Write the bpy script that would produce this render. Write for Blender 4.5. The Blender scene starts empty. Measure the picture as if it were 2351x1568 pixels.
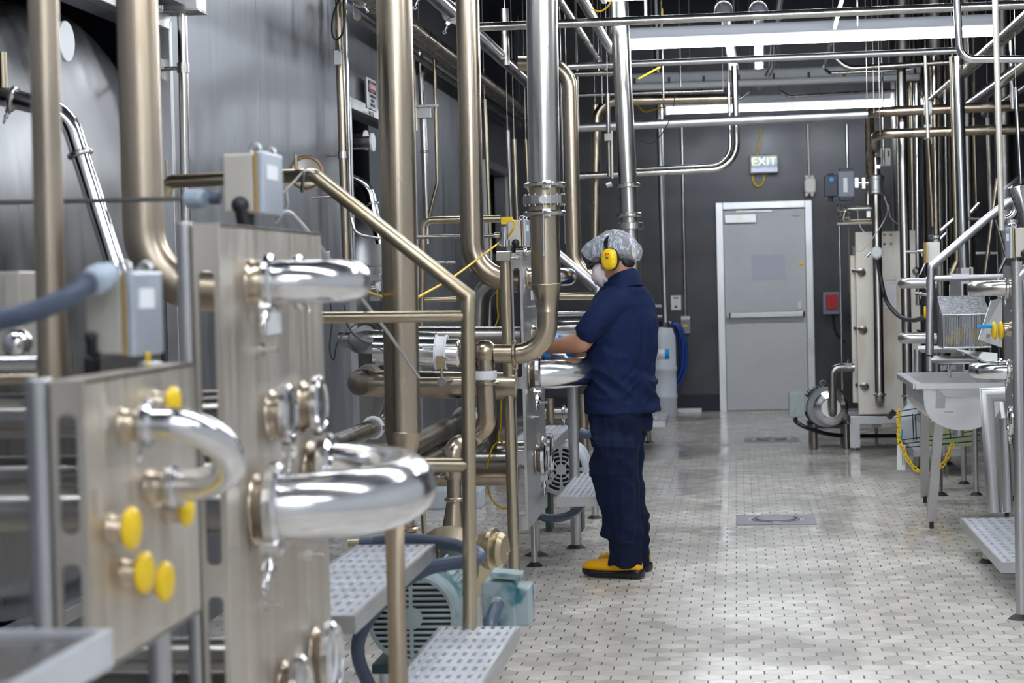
import bpy, math, random
from mathutils import Vector, Matrix, Quaternion, noise
random.seed(7)
PI = math.pi
SC = bpy.context.scene
COL = SC.collection
# ------------------------------------------------------------------ camera
W_, H_, F_ = 2351.0, 1568.0, 4571.0
CAMH = 1.45
_v = Vector(((1690 - W_ / 2) / F_, -(628 - H_ / 2) / F_, -1)).normalized()      # corridor direction seen from the camera
_u = Vector((-.025, 1, 0)); _u.z = -(_u.x * _v.x + _u.y * _v.y) / _v.z; _u.normalize()
_x = _v.cross(_u).normalized()
ROT = Matrix((_x, _v, _u))
CAMP = Vector((0, 0, CAMH))
cam = bpy.data.objects.new('camera', bpy.data.cameras.new('camera'))
COL.objects.link(cam)
cam.matrix_world = Matrix.Translation(CAMP) @ ROT.to_4x4()
cam.data.sensor_width = 36; cam.data.lens = 36 * F_ / W_
cam.data.clip_start = .05; cam.data.clip_end = 100
cam.data.dof.use_dof = True; cam.data.dof.focus_distance = 9.6; cam.data.dof.aperture_fstop = 4.5
SC.camera = cam
# ------------------------------------------------------------------ world, exposure
wd = bpy.data.worlds.new('world'); SC.world = wd; wd.use_nodes = True
wd.node_tree.nodes['Background'].inputs[0].default_value = (.55, .6, .7, 1)
wd.node_tree.nodes['Background'].inputs[1].default_value = .15
SC.view_settings.view_transform = 'Standard'; SC.view_settings.look = 'None'
SC.view_settings.gamma = 1; SC.view_settings.use_curve_mapping = False
SC.view_settings.exposure = 0.0
LAMP_POWER = 48.0          # emission of the fluorescent lenses

def P(px, py, Y):
    d = ROT @ Vector(((px - W_ / 2) / F_, -(py - H_ / 2) / F_, -1))
    return CAMP + d * (Y / d.y)
def PX(px, py, X):
    d = ROT @ Vector(((px - W_ / 2) / F_, -(py - H_ / 2) / F_, -1))
    return CAMP + d * (X / d.x)
def PZ(px, py, z=0.0):
    d = ROT @ Vector(((px - W_ / 2) / F_, -(py - H_ / 2) / F_, -1))
    return CAMP + d * ((z - CAMH) / d.z)
def M(px, Y): return px * Y / F_
V = Vector
# ------------------------------------------------------------------ materials
MAT = {}
def nt(m):
    m.use_nodes = True; t = m.node_tree
    return t, t.nodes, t.links
def N(ns, typ, **kw):
    n = ns.new(typ)
    for k, v in kw.items():
        setattr(n, k, v)
    return n
def mat(name, col, rough=.5, metal=0, var=.0, vscale=6, stretch=(1, 1, 1), rvar=.0, bump=0, bscale=40, spec=.5, stain=None, coat=0, trans=0, alpha=1, emit=None, sub=0, stainthr=(.5, .75)):
    m = bpy.data.materials.new(name); MAT[name] = m
    t, ns, L = nt(m); b = ns['Principled BSDF']
    b.inputs['Base Color'].default_value = (*col, 1); b.inputs['Roughness'].default_value = rough
    b.inputs['Metallic'].default_value = metal; b.inputs['Specular IOR Level'].default_value = spec
    b.inputs['Coat Weight'].default_value = coat; b.inputs['Transmission Weight'].default_value = trans
    b.inputs['Alpha'].default_value = alpha
    if sub: b.inputs['Subsurface Weight'].default_value = sub; b.inputs['Subsurface Radius'].default_value = (.02, .008, .004)
    if emit: b.inputs['Emission Color'].default_value = (*emit[0], 1); b.inputs['Emission Strength'].default_value = emit[1]
    if var or rvar or bump or stain:
        tc = N(ns, 'ShaderNodeTexCoord'); mp = N(ns, 'ShaderNodeMapping')
        mp.inputs['Scale'].default_value = stretch
        L.new(tc.outputs['Object'], mp.inputs['Vector'])
        n1 = N(ns, 'ShaderNodeTexNoise'); n1.inputs['Scale'].default_value = vscale; n1.inputs['Detail'].default_value = 1.5 if metal > .5 else 5
        n1.inputs['Roughness'].default_value = .65
        L.new(mp.outputs[0], n1.inputs['Vector'])
        if var or stain:
            cr = N(ns, 'ShaderNodeMapRange'); cr.inputs['From Min'].default_value = .3; cr.inputs['From Max'].default_value = .7
            cr.inputs['To Min'].default_value = 1 - var; cr.inputs['To Max'].default_value = 1 + var
            L.new(n1.outputs['Fac'], cr.inputs['Value'])
            mx = N(ns, 'ShaderNodeVectorMath', operation='SCALE'); mx.inputs[0].default_value = col
            L.new(cr.outputs[0], mx.inputs['Scale']); src = mx.outputs[0]
            if stain:
                n2 = N(ns, 'ShaderNodeTexNoise'); n2.inputs['Scale'].default_value = stain[1]; n2.inputs['Detail'].default_value = 2 if metal > .5 else 4
                L.new(mp.outputs[0], n2.inputs['Vector'])
                r2 = N(ns, 'ShaderNodeMapRange'); r2.inputs['From Min'].default_value = stainthr[0]; r2.inputs['From Max'].default_value = stainthr[1]
                r2.inputs['To Max'].default_value = stain[2]
                L.new(n2.outputs['Fac'], r2.inputs['Value'])
                mm = N(ns, 'ShaderNodeMix', data_type='RGBA'); mm.inputs['B'].default_value = (*stain[0], 1)
                L.new(r2.outputs[0], mm.inputs['Factor']); L.new(src, mm.inputs['A']); src = mm.outputs['Result']
            L.new(src, b.inputs['Base Color'])
        if rvar:
            rr = N(ns, 'ShaderNodeMapRange'); rr.inputs['From Min'].default_value = .3; rr.inputs['From Max'].default_value = .7
            rr.inputs['To Min'].default_value = max(.02, rough - rvar); rr.inputs['To Max'].default_value = rough + rvar
            L.new(n1.outputs['Fac'], rr.inputs['Value']); L.new(rr.outputs[0], b.inputs['Roughness'])
        if bump:
            n3 = N(ns, 'ShaderNodeTexNoise'); n3.inputs['Scale'].default_value = bscale; n3.inputs['Detail'].default_value = 4
            L.new(mp.outputs[0], n3.inputs['Vector'])
            bp = N(ns, 'ShaderNodeBump'); bp.inputs['Strength'].default_value = bump; bp.inputs['Distance'].default_value = .01
            L.new(n3.outputs['Fac'], bp.inputs['Height']); L.new(bp.outputs[0], b.inputs['Normal'])
    return m
mat('steel', (.54, .525, .50), .27, 1, .10, 8, (1, 1, .15), .04)
mat('steel_warm', (.47, .395, .305), .28, 1, .14, 8, (1, 1, .15), .04, stain=((.42, .31, .19), 7, .45))
mat('steel_gold', (.52, .445, .32), .33, 1, .10, 8, (1, 1, .2), .04, stain=((.45, .34, .19), 7, .4))
mat('steel_dark', (.36, .34, .32), .30, 1, .14, 6, (1, 1, .2), .05)
mat('steel_aged', (.50, .42, .33), .38, 1, .16, 9, (1, 1, .3), .05, stain=((.36, .25, .13), 9, .5))
mat('steel_bright', (.76, .76, .775), .18, 1, .06, 6, (1, 1, 1), .05, bump=.06, bscale=7)
mat('steel_polished', (.70, .70, .71), .16, 1, .06, 6, (1, 1, 1), .04)
mat('steel_satin', (.56, .56, .575), .38, 1, .08, 6, (1, 1, .5), .06)
mat('steel_sheet', (.69, .635, .56), .42, .85, .10, 7, (1, 6, .35), .08, stain=((.50, .40, .27), 2.2, .45))
mat('steel_pale', (.74, .70, .63), .5, .75, .08, 5, (1, 1, .3), .08, stain=((.42, .27, .12), 3.5, .75), stainthr=(.5, .68))
mat('steel_wall', (.26, .27, .295), .46, .8, .2, 2.4, (1, 2.2, .45), .08, stain=((.18, .18, .19), 3.5, .45))
mat('steel_tank', (.22, .22, .23), .32, 1, .14, 3, (1, 3, .5), .07, bump=.25, bscale=1.6)
mat('wall_back', (.058, .060, .067), .36, .55, .35, 1.6, (1, 1, 1), .1, stain=((.05, .04, .035), 1.3, .7))
mat('wall_navy', (.022, .027, .042), .6)
mat('ceiling', (.022, .026, .036), .75)
mat('wall_plain', (.72, .74, .77), .6)  # pale so the unseen near walls brighten reflections in the steel
mat('white_plastic', (.78, .79, .82), .42)
mat('off_white', (.80, .79, .74), .4)
mat('yellow', (.95, .64, .01), .32)
mat('yellow_cable', (.90, .58, .01), .4)
mat('blue_hose', (.005, .035, .22), .35)
mat('blue_label', (.0, .33, .80), .4)
mat('black', (.012, .014, .02), .45)
mat('black_gloss', (.01, .012, .018), .2)
mat('rubber', (.02, .02, .022), .6)
mat('hose_grey', (.085, .11, .17), .32)
mat('conduit_grey', (.42, .50, .60), .45)
mat('motor_teal', (.34, .42, .44), .5, 0, .1, 5, rvar=.1, stain=((.04, .17, .21), 7, 1), stainthr=(.50, .60))
mat('motor_grey', (.52, .56, .60), .45, 0, .08, 6)
mat('motor_teal_light', (.42, .50, .51), .5, 0, .1, 5)
mat('motor_darkgreen', (.03, .07, .075), .5, 0, .3, 5)
mat('box_beige', (.62, .58, .52), .42, .55, .08, 4)
mat('box_blue', (.55, .60, .68), .35, .6, .06, 4)
mat('gasket_gold', (.55, .36, .12), .4, .2)
mat('actuator_grey', (.22, .25, .31), .45)
mat('actuator_navy', (.03, .04, .07), .45)
mat('door_paint', (.64, .655, .68), .55, 0, .05, 3)
mat('door_metal', (.68, .69, .71), .33, .75, .08, 5, (1, 1, .4), .06, stain=((.60, .46, .22), 2.6, .6), stainthr=(.6, .75))
mat('yellow_boot', (.95, .47, .002), .18)
mat('grating', (.74, .76, .81), .38, .5, .08, 9)
mat('label_white', (.86, .88, .92), .5)
mat('ink', (.03, .03, .05), .6)
mat('red', (.45, .02, .02), .35)
mat('sign_red', (.50, .05, .04), .5)
mat('barrel', (.62, .66, .72), .5)
mat('clear', (.85, .88, .92), .05, 0, trans=.95, spec=.5)
mat('jug', (.72, .80, .84), .35, 0, trans=.35)
mat('jug_liquid', (.62, .74, .42), .35, 0, trans=.25)
mat('green_ink', (.05, .4, .12), .6)
mat('navy_cloth', (.0035, .012, .055), .8, 0, .15, 14, bump=.25, bscale=60, spec=.25)
mat('navy_cloth_dark', (.003, .009, .036), .8, 0, .15, 14, bump=.25, bscale=60, spec=.25)
mat('skin', (.50, .25, .15), .5, 0, .06, 20, sub=.08)
mat('hair', (.012, .011, .013), .5)
mat('glove', (.01, .32, .85), .4)
mat('mask_cloth', (.68, .60, .62), .7, 0, .05, 20, bump=.3, bscale=50)
mat('lens', (.05, .07, .09), .1, 0, trans=.6)
mat('copper_brown', (.28, .16, .07), .4, .6, .2, 5)
mat('yellow_gloss', (.95, .62, .005), .15, coat=.5)
mat('bright_red', (.75, .02, .01), .4)
mat('exit_face', (.30, .36, .58), .3, emit=((.5, .6, 1), .12))
mat('exit_green', (.62, .72, .30), .4, emit=((.75, .95, .3), .9))
mat('clear_cover', (1, 1, 1), .03, trans=1, alpha=.12)
mat('clear_tube', (.75, .77, .80), .3)
mat('box_brown', (.28, .21, .12), .5)
mat('label_grey', (.35, .42, .50), .5)
mat('lid_mesh', (.20, .21, .23), .4, .8, .6, 60)
mat('dimple_white', (.80, .81, .80), .4, bump=.6, bscale=45)
mat('steel_sink', (.72, .72, .72), .34, .85, .08, 6)
mat('pale_patch', (.55, .56, .64), .5)
mat('drain_metal', (.27, .27, .29), .5, .6, .1, 6)
mat('dark_gap', (.006, .006, .007), .8)
mat('pit', (.05, .055, .07), .7)

def mat_lamp(name, col, s):
    m = bpy.data.materials.new(name); MAT[name] = m
    t, ns, L = nt(m); ns.remove(ns['Principled BSDF'])
    e = N(ns, 'ShaderNodeEmission'); e.inputs[0].default_value = (*col, 1); e.inputs[1].default_value = s
    L.new(e.outputs[0], ns['Material Output'].inputs[0])
mat_lamp('lamp_lens', (.90, .95, 1), LAMP_POWER)
mat('lamp_cover', (.55, .58, .64), .3, emit=((.8, .86, 1), .12))

def mat_net():
    m = bpy.data.materials.new('hair_net'); MAT['hair_net'] = m
    t, ns, L = nt(m); b = ns['Principled BSDF']
    b.inputs['Base Color'].default_value = (.78, .82, .92, 1); b.inputs['Roughness'].default_value = .6
    tc = N(ns, 'ShaderNodeTexCoord'); mp = N(ns, 'ShaderNodeMapping'); mp.inputs['Scale'].default_value = (26, 26, 9)
    mp.inputs['Rotation'].default_value = (0, .5, 0)
    L.new(tc.outputs['Object'], mp.inputs['Vector'])
    n = N(ns, 'ShaderNodeTexNoise'); n.inputs['Scale'].default_value = 1.2; n.inputs['Detail'].default_value = 3; n.inputs['Distortion'].default_value = .7
    L.new(mp.outputs[0], n.inputs['Vector'])
    # thin bright creases where the noise crosses .5
    s = N(ns, 'ShaderNodeMath', operation='SUBTRACT'); s.inputs[1].default_value = .5; L.new(n.outputs['Fac'], s.inputs[0])
    a = N(ns, 'ShaderNodeMath', operation='ABSOLUTE'); L.new(s.outputs[0], a.inputs[0])
    r = N(ns, 'ShaderNodeMapRange'); r.inputs['From Min'].default_value = 0; r.inputs['From Max'].default_value = .045
    r.inputs['To Min'].default_value = .72; r.inputs['To Max'].default_value = .28
    L.new(a.outputs[0], r.inputs['Value']); L.new(r.outputs[0], b.inputs['Alpha'])
    bp = N(ns, 'ShaderNodeBump'); bp.inputs['Strength'].default_value = .5; bp.inputs['Distance'].default_value = .01
    L.new(n.outputs['Fac'], bp.inputs['Height']); L.new(bp.outputs[0], b.inputs['Normal'])
mat_net()

def mat_mesh(name, scale=260.0, col=(.32, .33, .35), thr=.42):
    # perforated sheet: bars and holes
    m = bpy.data.materials.new(name); MAT[name] = m
    t, ns, L = nt(m); b = ns['Principled BSDF']
    b.inputs['Base Color'].default_value = (*col, 1); b.inputs['Metallic'].default_value = .8; b.inputs['Roughness'].default_value = .35
    tc = N(ns, 'ShaderNodeTexCoord'); sx = N(ns, 'ShaderNodeSeparateXYZ'); L.new(tc.outputs['Object'], sx.inputs[0])
    ad = N(ns, 'ShaderNodeMath', operation='ADD'); L.new(sx.outputs[0], ad.inputs[0]); L.new(sx.outputs[1], ad.inputs[1])
    mu = N(ns, 'ShaderNodeMath', operation='MULTIPLY'); mu.inputs[1].default_value = scale; L.new(ad.outputs[0], mu.inputs[0])
    fr = N(ns, 'ShaderNodeMath', operation='FRACT'); L.new(mu.outputs[0], fr.inputs[0])
    lt = N(ns, 'ShaderNodeMath', operation='LESS_THAN'); lt.inputs[1].default_value = thr; L.new(fr.outputs[0], lt.inputs[0])
    L.new(lt.outputs[0], b.inputs['Alpha'])
mat_mesh('wire_mesh', 110)

def mat_floor():
    m = bpy.data.materials.new('hex_tiles'); MAT['hex_tiles'] = m
    t, ns, L = nt(m); b = ns['Principled BSDF']
    def vm(op, a, bb=None, s=None):
        n = N(ns, 'ShaderNodeVectorMath', operation=op)
        for i, q in enumerate((a, bb)):
            if q is None: continue
            if isinstance(q, tuple): n.inputs[i].default_value = q
            else: L.new(q, n.inputs[i])
        return n.outputs['Value'] if op in ('DOT_PRODUCT', 'LENGTH') else n.outputs['Vector']
    def ma(op, a, bb=None, c=None):
        n = N(ns, 'ShaderNodeMath', operation=op)
        for i, q in enumerate((a, bb, c)):
            if q is None: continue
            if isinstance(q, (int, float)): n.inputs[i].default_value = q
            else: L.new(q, n.inputs[i])
        return n.outputs[0]
    def mr(v, a0, a1, b0, b1):
        n = N(ns, 'ShaderNodeMapRange'); n.inputs['From Min'].default_value = a0; n.inputs['From Max'].default_value = a1
        n.inputs['To Min'].default_value = b0; n.inputs['To Max'].default_value = b1; L.new(v, n.inputs['Value']); return n.outputs[0]
    tc = N(ns, 'ShaderNodeTexCoord').outputs['Object']
    p = vm('MULTIPLY', tc, (1 / .1005, 1 / .1005, 0)); p = vm('ADD', p, (100.3, 173.2051 * 1.0 + .2, 0))
    R = (1, 1.7320508, 1); Hf = (.5, .8660254, 0)
    a = vm('SUBTRACT', vm('MODULO', p, R), Hf)
    c = vm('SUBTRACT', vm('MODULO', vm('SUBTRACT', p, Hf), R), Hf)
    da = vm('DOT_PRODUCT', a, a); dc = vm('DOT_PRODUCT', c, c)
    sel = ma('LESS_THAN', da, dc)
    mx = N(ns, 'ShaderNodeMix', data_type='VECTOR'); L.new(sel, mx.inputs['Factor']); L.new(c, mx.inputs['A']); L.new(a, mx.inputs['B'])
    gv = mx.outputs['Result']
    cid = vm('SUBTRACT', p, gv)
    ab = vm('ABSOLUTE', gv)
    sx = N(ns, 'ShaderNodeSeparateXYZ'); L.new(ab, sx.inputs[0])
    d2 = vm('DOT_PRODUCT', ab, Hf); dx = sx.outputs[0]
    gx = mr(dx, .468, .480, 0, 1)          # side joints, open and black
    g2 = mr(d2, .475, .49, 0, .75)          # slanted joints, thin
    g = ma('MAXIMUM', gx, g2)
    wn = N(ns, 'ShaderNodeTexWhiteNoise', noise_dimensions='3D'); L.new(cid, wn.inputs['Vector'])
    n1 = N(ns, 'ShaderNodeTexNoise'); n1.inputs['Scale'].default_value = 1.1; n1.inputs['Detail'].default_value = 6; n1.inputs['Roughness'].default_value = .6
    L.new(tc, n1.inputs['Vector'])
    n2 = N(ns, 'ShaderNodeTexNoise'); n2.inputs['Scale'].default_value = 9; n2.inputs['Detail'].default_value = 4; L.new(tc, n2.inputs['Vector'])
    v = ma('ADD', ma('MULTIPLY', wn.outputs['Value'], .16), ma('MULTIPLY', n1.outputs['Fac'], .35))
    v = ma('ADD', v, ma('MULTIPLY', n2.outputs['Fac'], .12))
    cr = N(ns, 'ShaderNodeValToRGB'); L.new(v, cr.inputs[0])
    e = cr.color_ramp.elements; e[0].position = .12; e[0].color = (.40, .365, .32, 1); e[1].position = .48; e[1].color = (.88, .83, .76, 1)
    mg = N(ns, 'ShaderNodeMix', data_type='RGBA'); L.new(g, mg.inputs['Factor']); L.new(cr.outputs[0], mg.inputs['A']); mg.inputs['B'].default_value = (.035, .032, .03, 1)
    L.new(mg.outputs['Result'], b.inputs['Base Color'])
    w = N(ns, 'ShaderNodeTexNoise'); w.inputs['Scale'].default_value = .9; w.inputs['Detail'].default_value = 5; w.inputs['Roughness'].default_value = .6
    mp = N(ns, 'ShaderNodeMapping'); mp.inputs['Location'].default_value = (3.3, 7.7, 0); L.new(tc, mp.inputs['Vector']); L.new(mp.outputs[0], w.inputs['Vector'])
    ro = mr(w.outputs['Fac'], .38, .60, .07, .30)
    ro = ma('ADD', ro, ma('MULTIPLY', g, .3))
    L.new(ro, b.inputs['Roughness'])
    b.inputs['Specular IOR Level'].default_value = .55
    # bump: joints plus a gentle water ripple
    n4 = N(ns, 'ShaderNodeTexNoise'); n4.inputs['Scale'].default_value = 26; n4.inputs['Detail'].default_value = 3; L.new(tc, n4.inputs['Vector'])
    h = ma('SUBTRACT', ma('MULTIPLY', n4.outputs['Fac'], .10), ma('MULTIPLY', g, .35))
    h = ma('ADD', h, ma('MULTIPLY', wn.outputs['Value'], .10))
    h = ma('ADD', h, ma('MULTIPLY', n1.outputs['Fac'], .8))
    bp = N(ns, 'ShaderNodeBump'); bp.inputs['Strength'].default_value = .55; bp.inputs['Distance'].default_value = .006
    L.new(h, bp.inputs['Height']); L.new(bp.outputs[0], b.inputs['Normal'])
mat_floor()
# ------------------------------------------------------------------ mesh helpers
def basis(d):
    d = V(d).normalized()
    a = V((0, 0, 1)) if abs(d.z) < .9 else V((1, 0, 0))
    u = d.cross(a).normalized(); w = d.cross(u).normalized()
    return d, u, w
class MB:
    def __init__(s): s.v = []; s.f = []; s.sm = []; s.nut = None
    def add(s, vs, fs, smooth=False):
        n = len(s.v); s.v += [V(q) for q in vs]
        for f in fs: s.f.append([i + n for i in f]); s.sm.append(smooth)
        return s
    def box(s, c, size, rz=0, R=None):
        c = V(c); hx, hy, hz = size[0] / 2, size[1] / 2, size[2] / 2
        R = R or Matrix.Rotation(rz, 3, 'Z')
        vs = [c + R @ V((x * hx, y * hy, z * hz)) for x in (-1, 1) for y in (-1, 1) for z in (-1, 1)]
        return s.add(vs, [(0, 1, 3, 2), (4, 6, 7, 5), (0, 4, 5, 1), (2, 3, 7, 6), (0, 2, 6, 4), (1, 5, 7, 3)])
    def rbox(s, c, size, r=.005, rz=0, axis='Z', seg=3, R=None):
        # box with rounded vertical edges along axis
        c = V(c); R = R or Matrix.Rotation(rz, 3, 'Z')
        perm = {'Z': (0, 1, 2), 'X': (1, 2, 0), 'Y': (2, 0, 1)}[axis]
        a, b, h = size[perm[0]] / 2, size[perm[1]] / 2, size[perm[2]] / 2
        r = min(r, a * .99, b * .99); prof = []
        for q, (sx, sy) in enumerate(((1, 1), (-1, 1), (-1, -1), (1, -1))):
            for k in range(seg + 1):
                t = PI / 2 * (q + k / seg); prof.append((sx * (a - r) + r * math.cos(t), sy * (b - r) + r * math.sin(t)))
        def pt(x, y, z):
            o = [0, 0, 0]; o[perm[0]] = x; o[perm[1]] = y; o[perm[2]] = z; return c + R @ V(o)
        n = len(prof); e = min(r * .4, h * .4)
        rings = [(1 - e / max(a, b), -h), (1, -h + e), (1, h - e), (1 - e / max(a, b), h)]
        vs = [pt(x * k, y * k, z) for k, z in rings for x, y in prof]
        fs = [(j * n + i, j * n + (i + 1) % n, (j + 1) * n + (i + 1) % n, (j + 1) * n + i) for j in range(3) for i in range(n)]
        fs += [tuple(range(n - 1, -1, -1)), tuple(range(3 * n, 4 * n))]
        return s.add(vs, fs)
    def lathe(s, prof, o, d, seg=24, smooth=True, cap=True):
        # prof: list of (distance along d, radius)
        o = V(o); d, u, w = basis(d); vs = []; fs = []
        for h, r in prof:
            for i in range(seg):
                t = 2 * PI * i / seg; vs.append(o + d * h + (u * math.cos(t) + w * math.sin(t)) * max(r, 1e-5))
        m = len(prof); ring = len(prof) > 3 and prof[0][1] > 1e-4 and ((prof[0][1] == prof[-1][1] and max(q[1] for q in prof) > prof[0][1] * 1.001) or (prof[0][0] == prof[-1][0]))
        for j in range(m if ring else m - 1):
            k = (j + 1) % m
            for i in range(seg):
                fs.append((j * seg + i, j * seg + (i + 1) % seg, k * seg + (i + 1) % seg, k * seg + i))
        s.add(vs, fs, smooth)
        if cap and not ring:
            s.add(vs[:seg], [tuple(range(seg - 1, -1, -1))]); s.add(vs[-seg:], [tuple(range(seg))])
        return s
    def cyl(s, a, b, r, r2=None, seg=20, bev=0):
        a, b = V(a), V(b); L = (b - a).length; r2 = r if r2 is None else r2
        if bev: return s.lathe([(0, r - bev), (bev, r), (L - bev, r2), (L, r2 - bev)], a, b - a, seg, False)
        return s.lathe([(0, r), (L, r2)], a, b - a, seg)
    def sph(s, c, r, seg=20, rings=12, sc=(1, 1, 1), R=None):
        c = V(c); vs = []; fs = []; R = R or Matrix.Identity(3)
        for j in range(rings + 1):
            ph = PI * j / rings
            for i in range(seg):
                t = 2 * PI * i / seg
                vs.append(c + R @ V((r * sc[0] * math.sin(ph) * math.cos(t), r * sc[1] * math.sin(ph) * math.sin(t), r * sc[2] * math.cos(ph))))
        for j in range(rings):
            for i in range(seg):
                fs.append((j * seg + i, (j + 1) * seg + i, (j + 1) * seg + (i + 1) % seg, j * seg + (i + 1) % seg))
        return s.add(vs, fs, True)
    def sweep(s, path, r, seg=20, cap=True, rr=None, corr=None):
        path = [V(q) for q in path]
        if rr is None: path = [q for i, q in enumerate(path) if i == 0 or (q - path[i - 1]).length > 1e-6]
        n = len(path); vs = []; fs = []
        d0 = (path[1] - path[0]).normalized(); _, u, w = basis(d0)
        pd = d0
        for k in range(n):
            di = (path[k] - path[k - 1]).normalized() if k else d0
            do = (path[k + 1] - path[k]).normalized() if k < n - 1 else di
            q = pd.rotation_difference(di); u = q @ u; pd = di
            w = di.cross(u).normalized(); u = w.cross(di).normalized()
            tn = (di + do).normalized(); dt_ = max(.25, di.dot(tn))
            R = rr[k] if rr else r
            for i in range(seg):
                t = 2 * PI * i / seg; o = (u * math.cos(t) + w * math.sin(t)) * R
                vs.append(path[k] + o - di * (o.dot(tn) / dt_))
        for j in range(n - 1):
            for i in range(seg):
                fs.append((j * seg + i, j * seg + (i + 1) % seg, (j + 1) * seg + (i + 1) % seg, (j + 1) * seg + i))
        s.add(vs, fs, True)
        if cap:
            s.add(vs[:seg], [tuple(range(seg - 1, -1, -1))]); s.add(vs[-seg:], [tuple(range(seg))])
        return s
    def pipe(s, pts, r, bend=None, seg=20):
        return s.sweep(fillet(pts, bend if bend is not None else 3.0 * r), r, seg)
    def prism(s, poly, o, ax, ay, h):
        # poly 2D extruded along ax x ay direction by h (centred)
        o = V(o); ax = V(ax).normalized(); ay = V(ay).normalized(); az = ax.cross(ay); n = len(poly)
        vs = [o + ax * x + ay * y - az * h / 2 for x, y in poly] + [o + ax * x + ay * y + az * h / 2 for x, y in poly]
        fs = [tuple(range(n - 1, -1, -1)), tuple(range(n, 2 * n))] + [(i, (i + 1) % n, n + (i + 1) % n, n + i) for i in range(n)]
        return s.add(vs, fs)
    def torus(s, c, d, R, r, seg=28, sg=10, a0=0, a1=2 * PI):
        c = V(c); d, u, w = basis(d); full = abs(a1 - a0 - 2 * PI) < 1e-4
        pts = [c + (u * math.cos(a0 + (a1 - a0) * i / seg) + w * math.sin(a0 + (a1 - a0) * i / seg)) * R for i in range(seg + 1)]
        return s.sweep(pts, r, sg, cap=not full)
    def clamp(s, c, d, r, wdt=None, nut=0.0):
        # sanitary clamp ring round a pipe of radius r, with a wing nut at angle nut
        c = V(c); wdt = wdt or max(.018, r * .5); d, u, w = basis(d)
        s.lathe([(-wdt / 2, r * 1.02), (-wdt / 2, r * 1.22), (-wdt * .25, r * 1.36), (wdt * .25, r * 1.36), (wdt / 2, r * 1.22), (wdt / 2, r * 1.02)], c, d, 24, False)
        q = u * math.cos(nut) + w * math.sin(nut); t = d.cross(q)
        k = max(r, .02)
        e = c + q * r * 1.38
        keep = s
        if keep.nut is None: keep.nut = MB()
        s = keep.nut
        s.box(e, (k * .5, k * .5, k * .5), R=Matrix((q, t, d)).transposed())
        s.cyl(e, e + q * k * 1.1, k * .13, seg=8); s.cyl(e + q * k * .55, e + q * k * .8, k * .24, seg=6)
        s.torus(e + q * k * 1.25, d, k * .2, k * .08, 10, 6)
        return keep
    def build(s, name, m, parent=None, loc=None, bev=0, recalc=True):
        me = bpy.data.meshes.new(name)
        if parent is not None: off = V(parent['_o'])
        elif loc is not None: off = V(loc)
        else:
            lo = [min(q[i] for q in s.v) for i in range(3)]; hi = [max(q[i] for q in s.v) for i in range(3)]
            off = V(((lo[0] + hi[0]) / 2, (lo[1] + hi[1]) / 2, lo[2]))
        me.from_pydata([q - off for q in s.v], [], s.f)
        for i, p in enumerate(me.polygons): p.use_smooth = s.sm[i]
        me.materials.append(MAT[m]); me.update()
        o = bpy.data.objects.new(name, me); COL.objects.link(o)
        if parent is not None:
            o.parent = parent; o['_o'] = tuple(off)
        else: o.location = off; o['_o'] = tuple(off)
        if s.nut: s.nut.build('wing_nut', m if m != 'white_plastic' else 'steel', o)
        if bev:
            b = o.modifiers.new('Bevel', 'BEVEL'); b.width = bev; b.segments = 2; b.limit_method = 'ANGLE'
        return o
def build_each(mb, name, m, parent, bev=0):
    # one object per connected piece
    par = list(range(len(mb.v)))
    def find(a):
        while par[a] != a: par[a] = par[par[a]]; a = par[a]
        return a
    for f in mb.f:
        for q in f[1:]: par[find(q)] = find(f[0])
    seen = {}
    for i, q in enumerate(mb.v):
        k = (round(q.x, 5), round(q.y, 5), round(q.z, 5)); par[find(i)] = find(seen.setdefault(k, i))
    grp = {}
    for i, f in enumerate(mb.f): grp.setdefault(find(f[0]), []).append(i)
    out = []
    for fi in grp.values():
        b = MB(); mp = {}
        for i in fi:
            for q in mb.f[i]:
                if q not in mp: mp[q] = len(b.v); b.v.append(mb.v[q])
            b.f.append([mp[q] for q in mb.f[i]]); b.sm.append(mb.sm[i])
        out.append(b.build(name, m, parent, bev=bev))
    return out
MB.build_each = lambda s, name, m, parent, bev=0: build_each(s, name, m, parent, bev)
def fillet(pts, rad, n=7):
    pts = [V(q) for q in pts]; out = [pts[0]]
    for i in range(1, len(pts) - 1):
        a, b, c = pts[i - 1], pts[i], pts[i + 1]
        R = rad[i] if isinstance(rad, (list, dict)) else rad
        d1 = (a - b); d2 = (c - b); l1, l2 = d1.length, d2.length; d1.normalize(); d2.normalize()
        ang = d1.angle(d2)
        if ang > PI - .03 or R <= 0: out.append(b); continue
        t = R / math.tan(ang / 2); t = min(t, l1 * .49 if i > 1 else l1 * .98, l2 * .49 if i < len(pts) - 2 else l2 * .98)
        R2 = t * math.tan(ang / 2)
        p1 = b + d1 * t; p2 = b + d2 * t
        cen = b + (d1 + d2).normalized() * (R2 / math.sin(ang / 2))
        v1 = p1 - cen; v2 = p2 - cen; th = v1.angle(v2); ax = v1.cross(v2).normalized()
        for k in range(n + 1): out.append(cen + Quaternion(ax, th * k / n) @ v1)
    out.append(pts[-1]); return out
def spline(pts, n=8):
    pts = [V(q) for q in pts]; q = [pts[0] * 2 - pts[1]] + pts + [pts[-1] * 2 - pts[-2]]; out = []
    for i in range(1, len(q) - 2):
        p0, p1, p2, p3 = q[i - 1:i + 3]
        for k in range(n):
            t = k / n
            out.append(.5 * ((2 * p1) + (p2 - p0) * t + (2 * p0 - 5 * p1 + 4 * p2 - p3) * t * t + (3 * p1 - p0 - 3 * p2 + p3) * t ** 3))
    out.append(pts[-1]); return out
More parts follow.
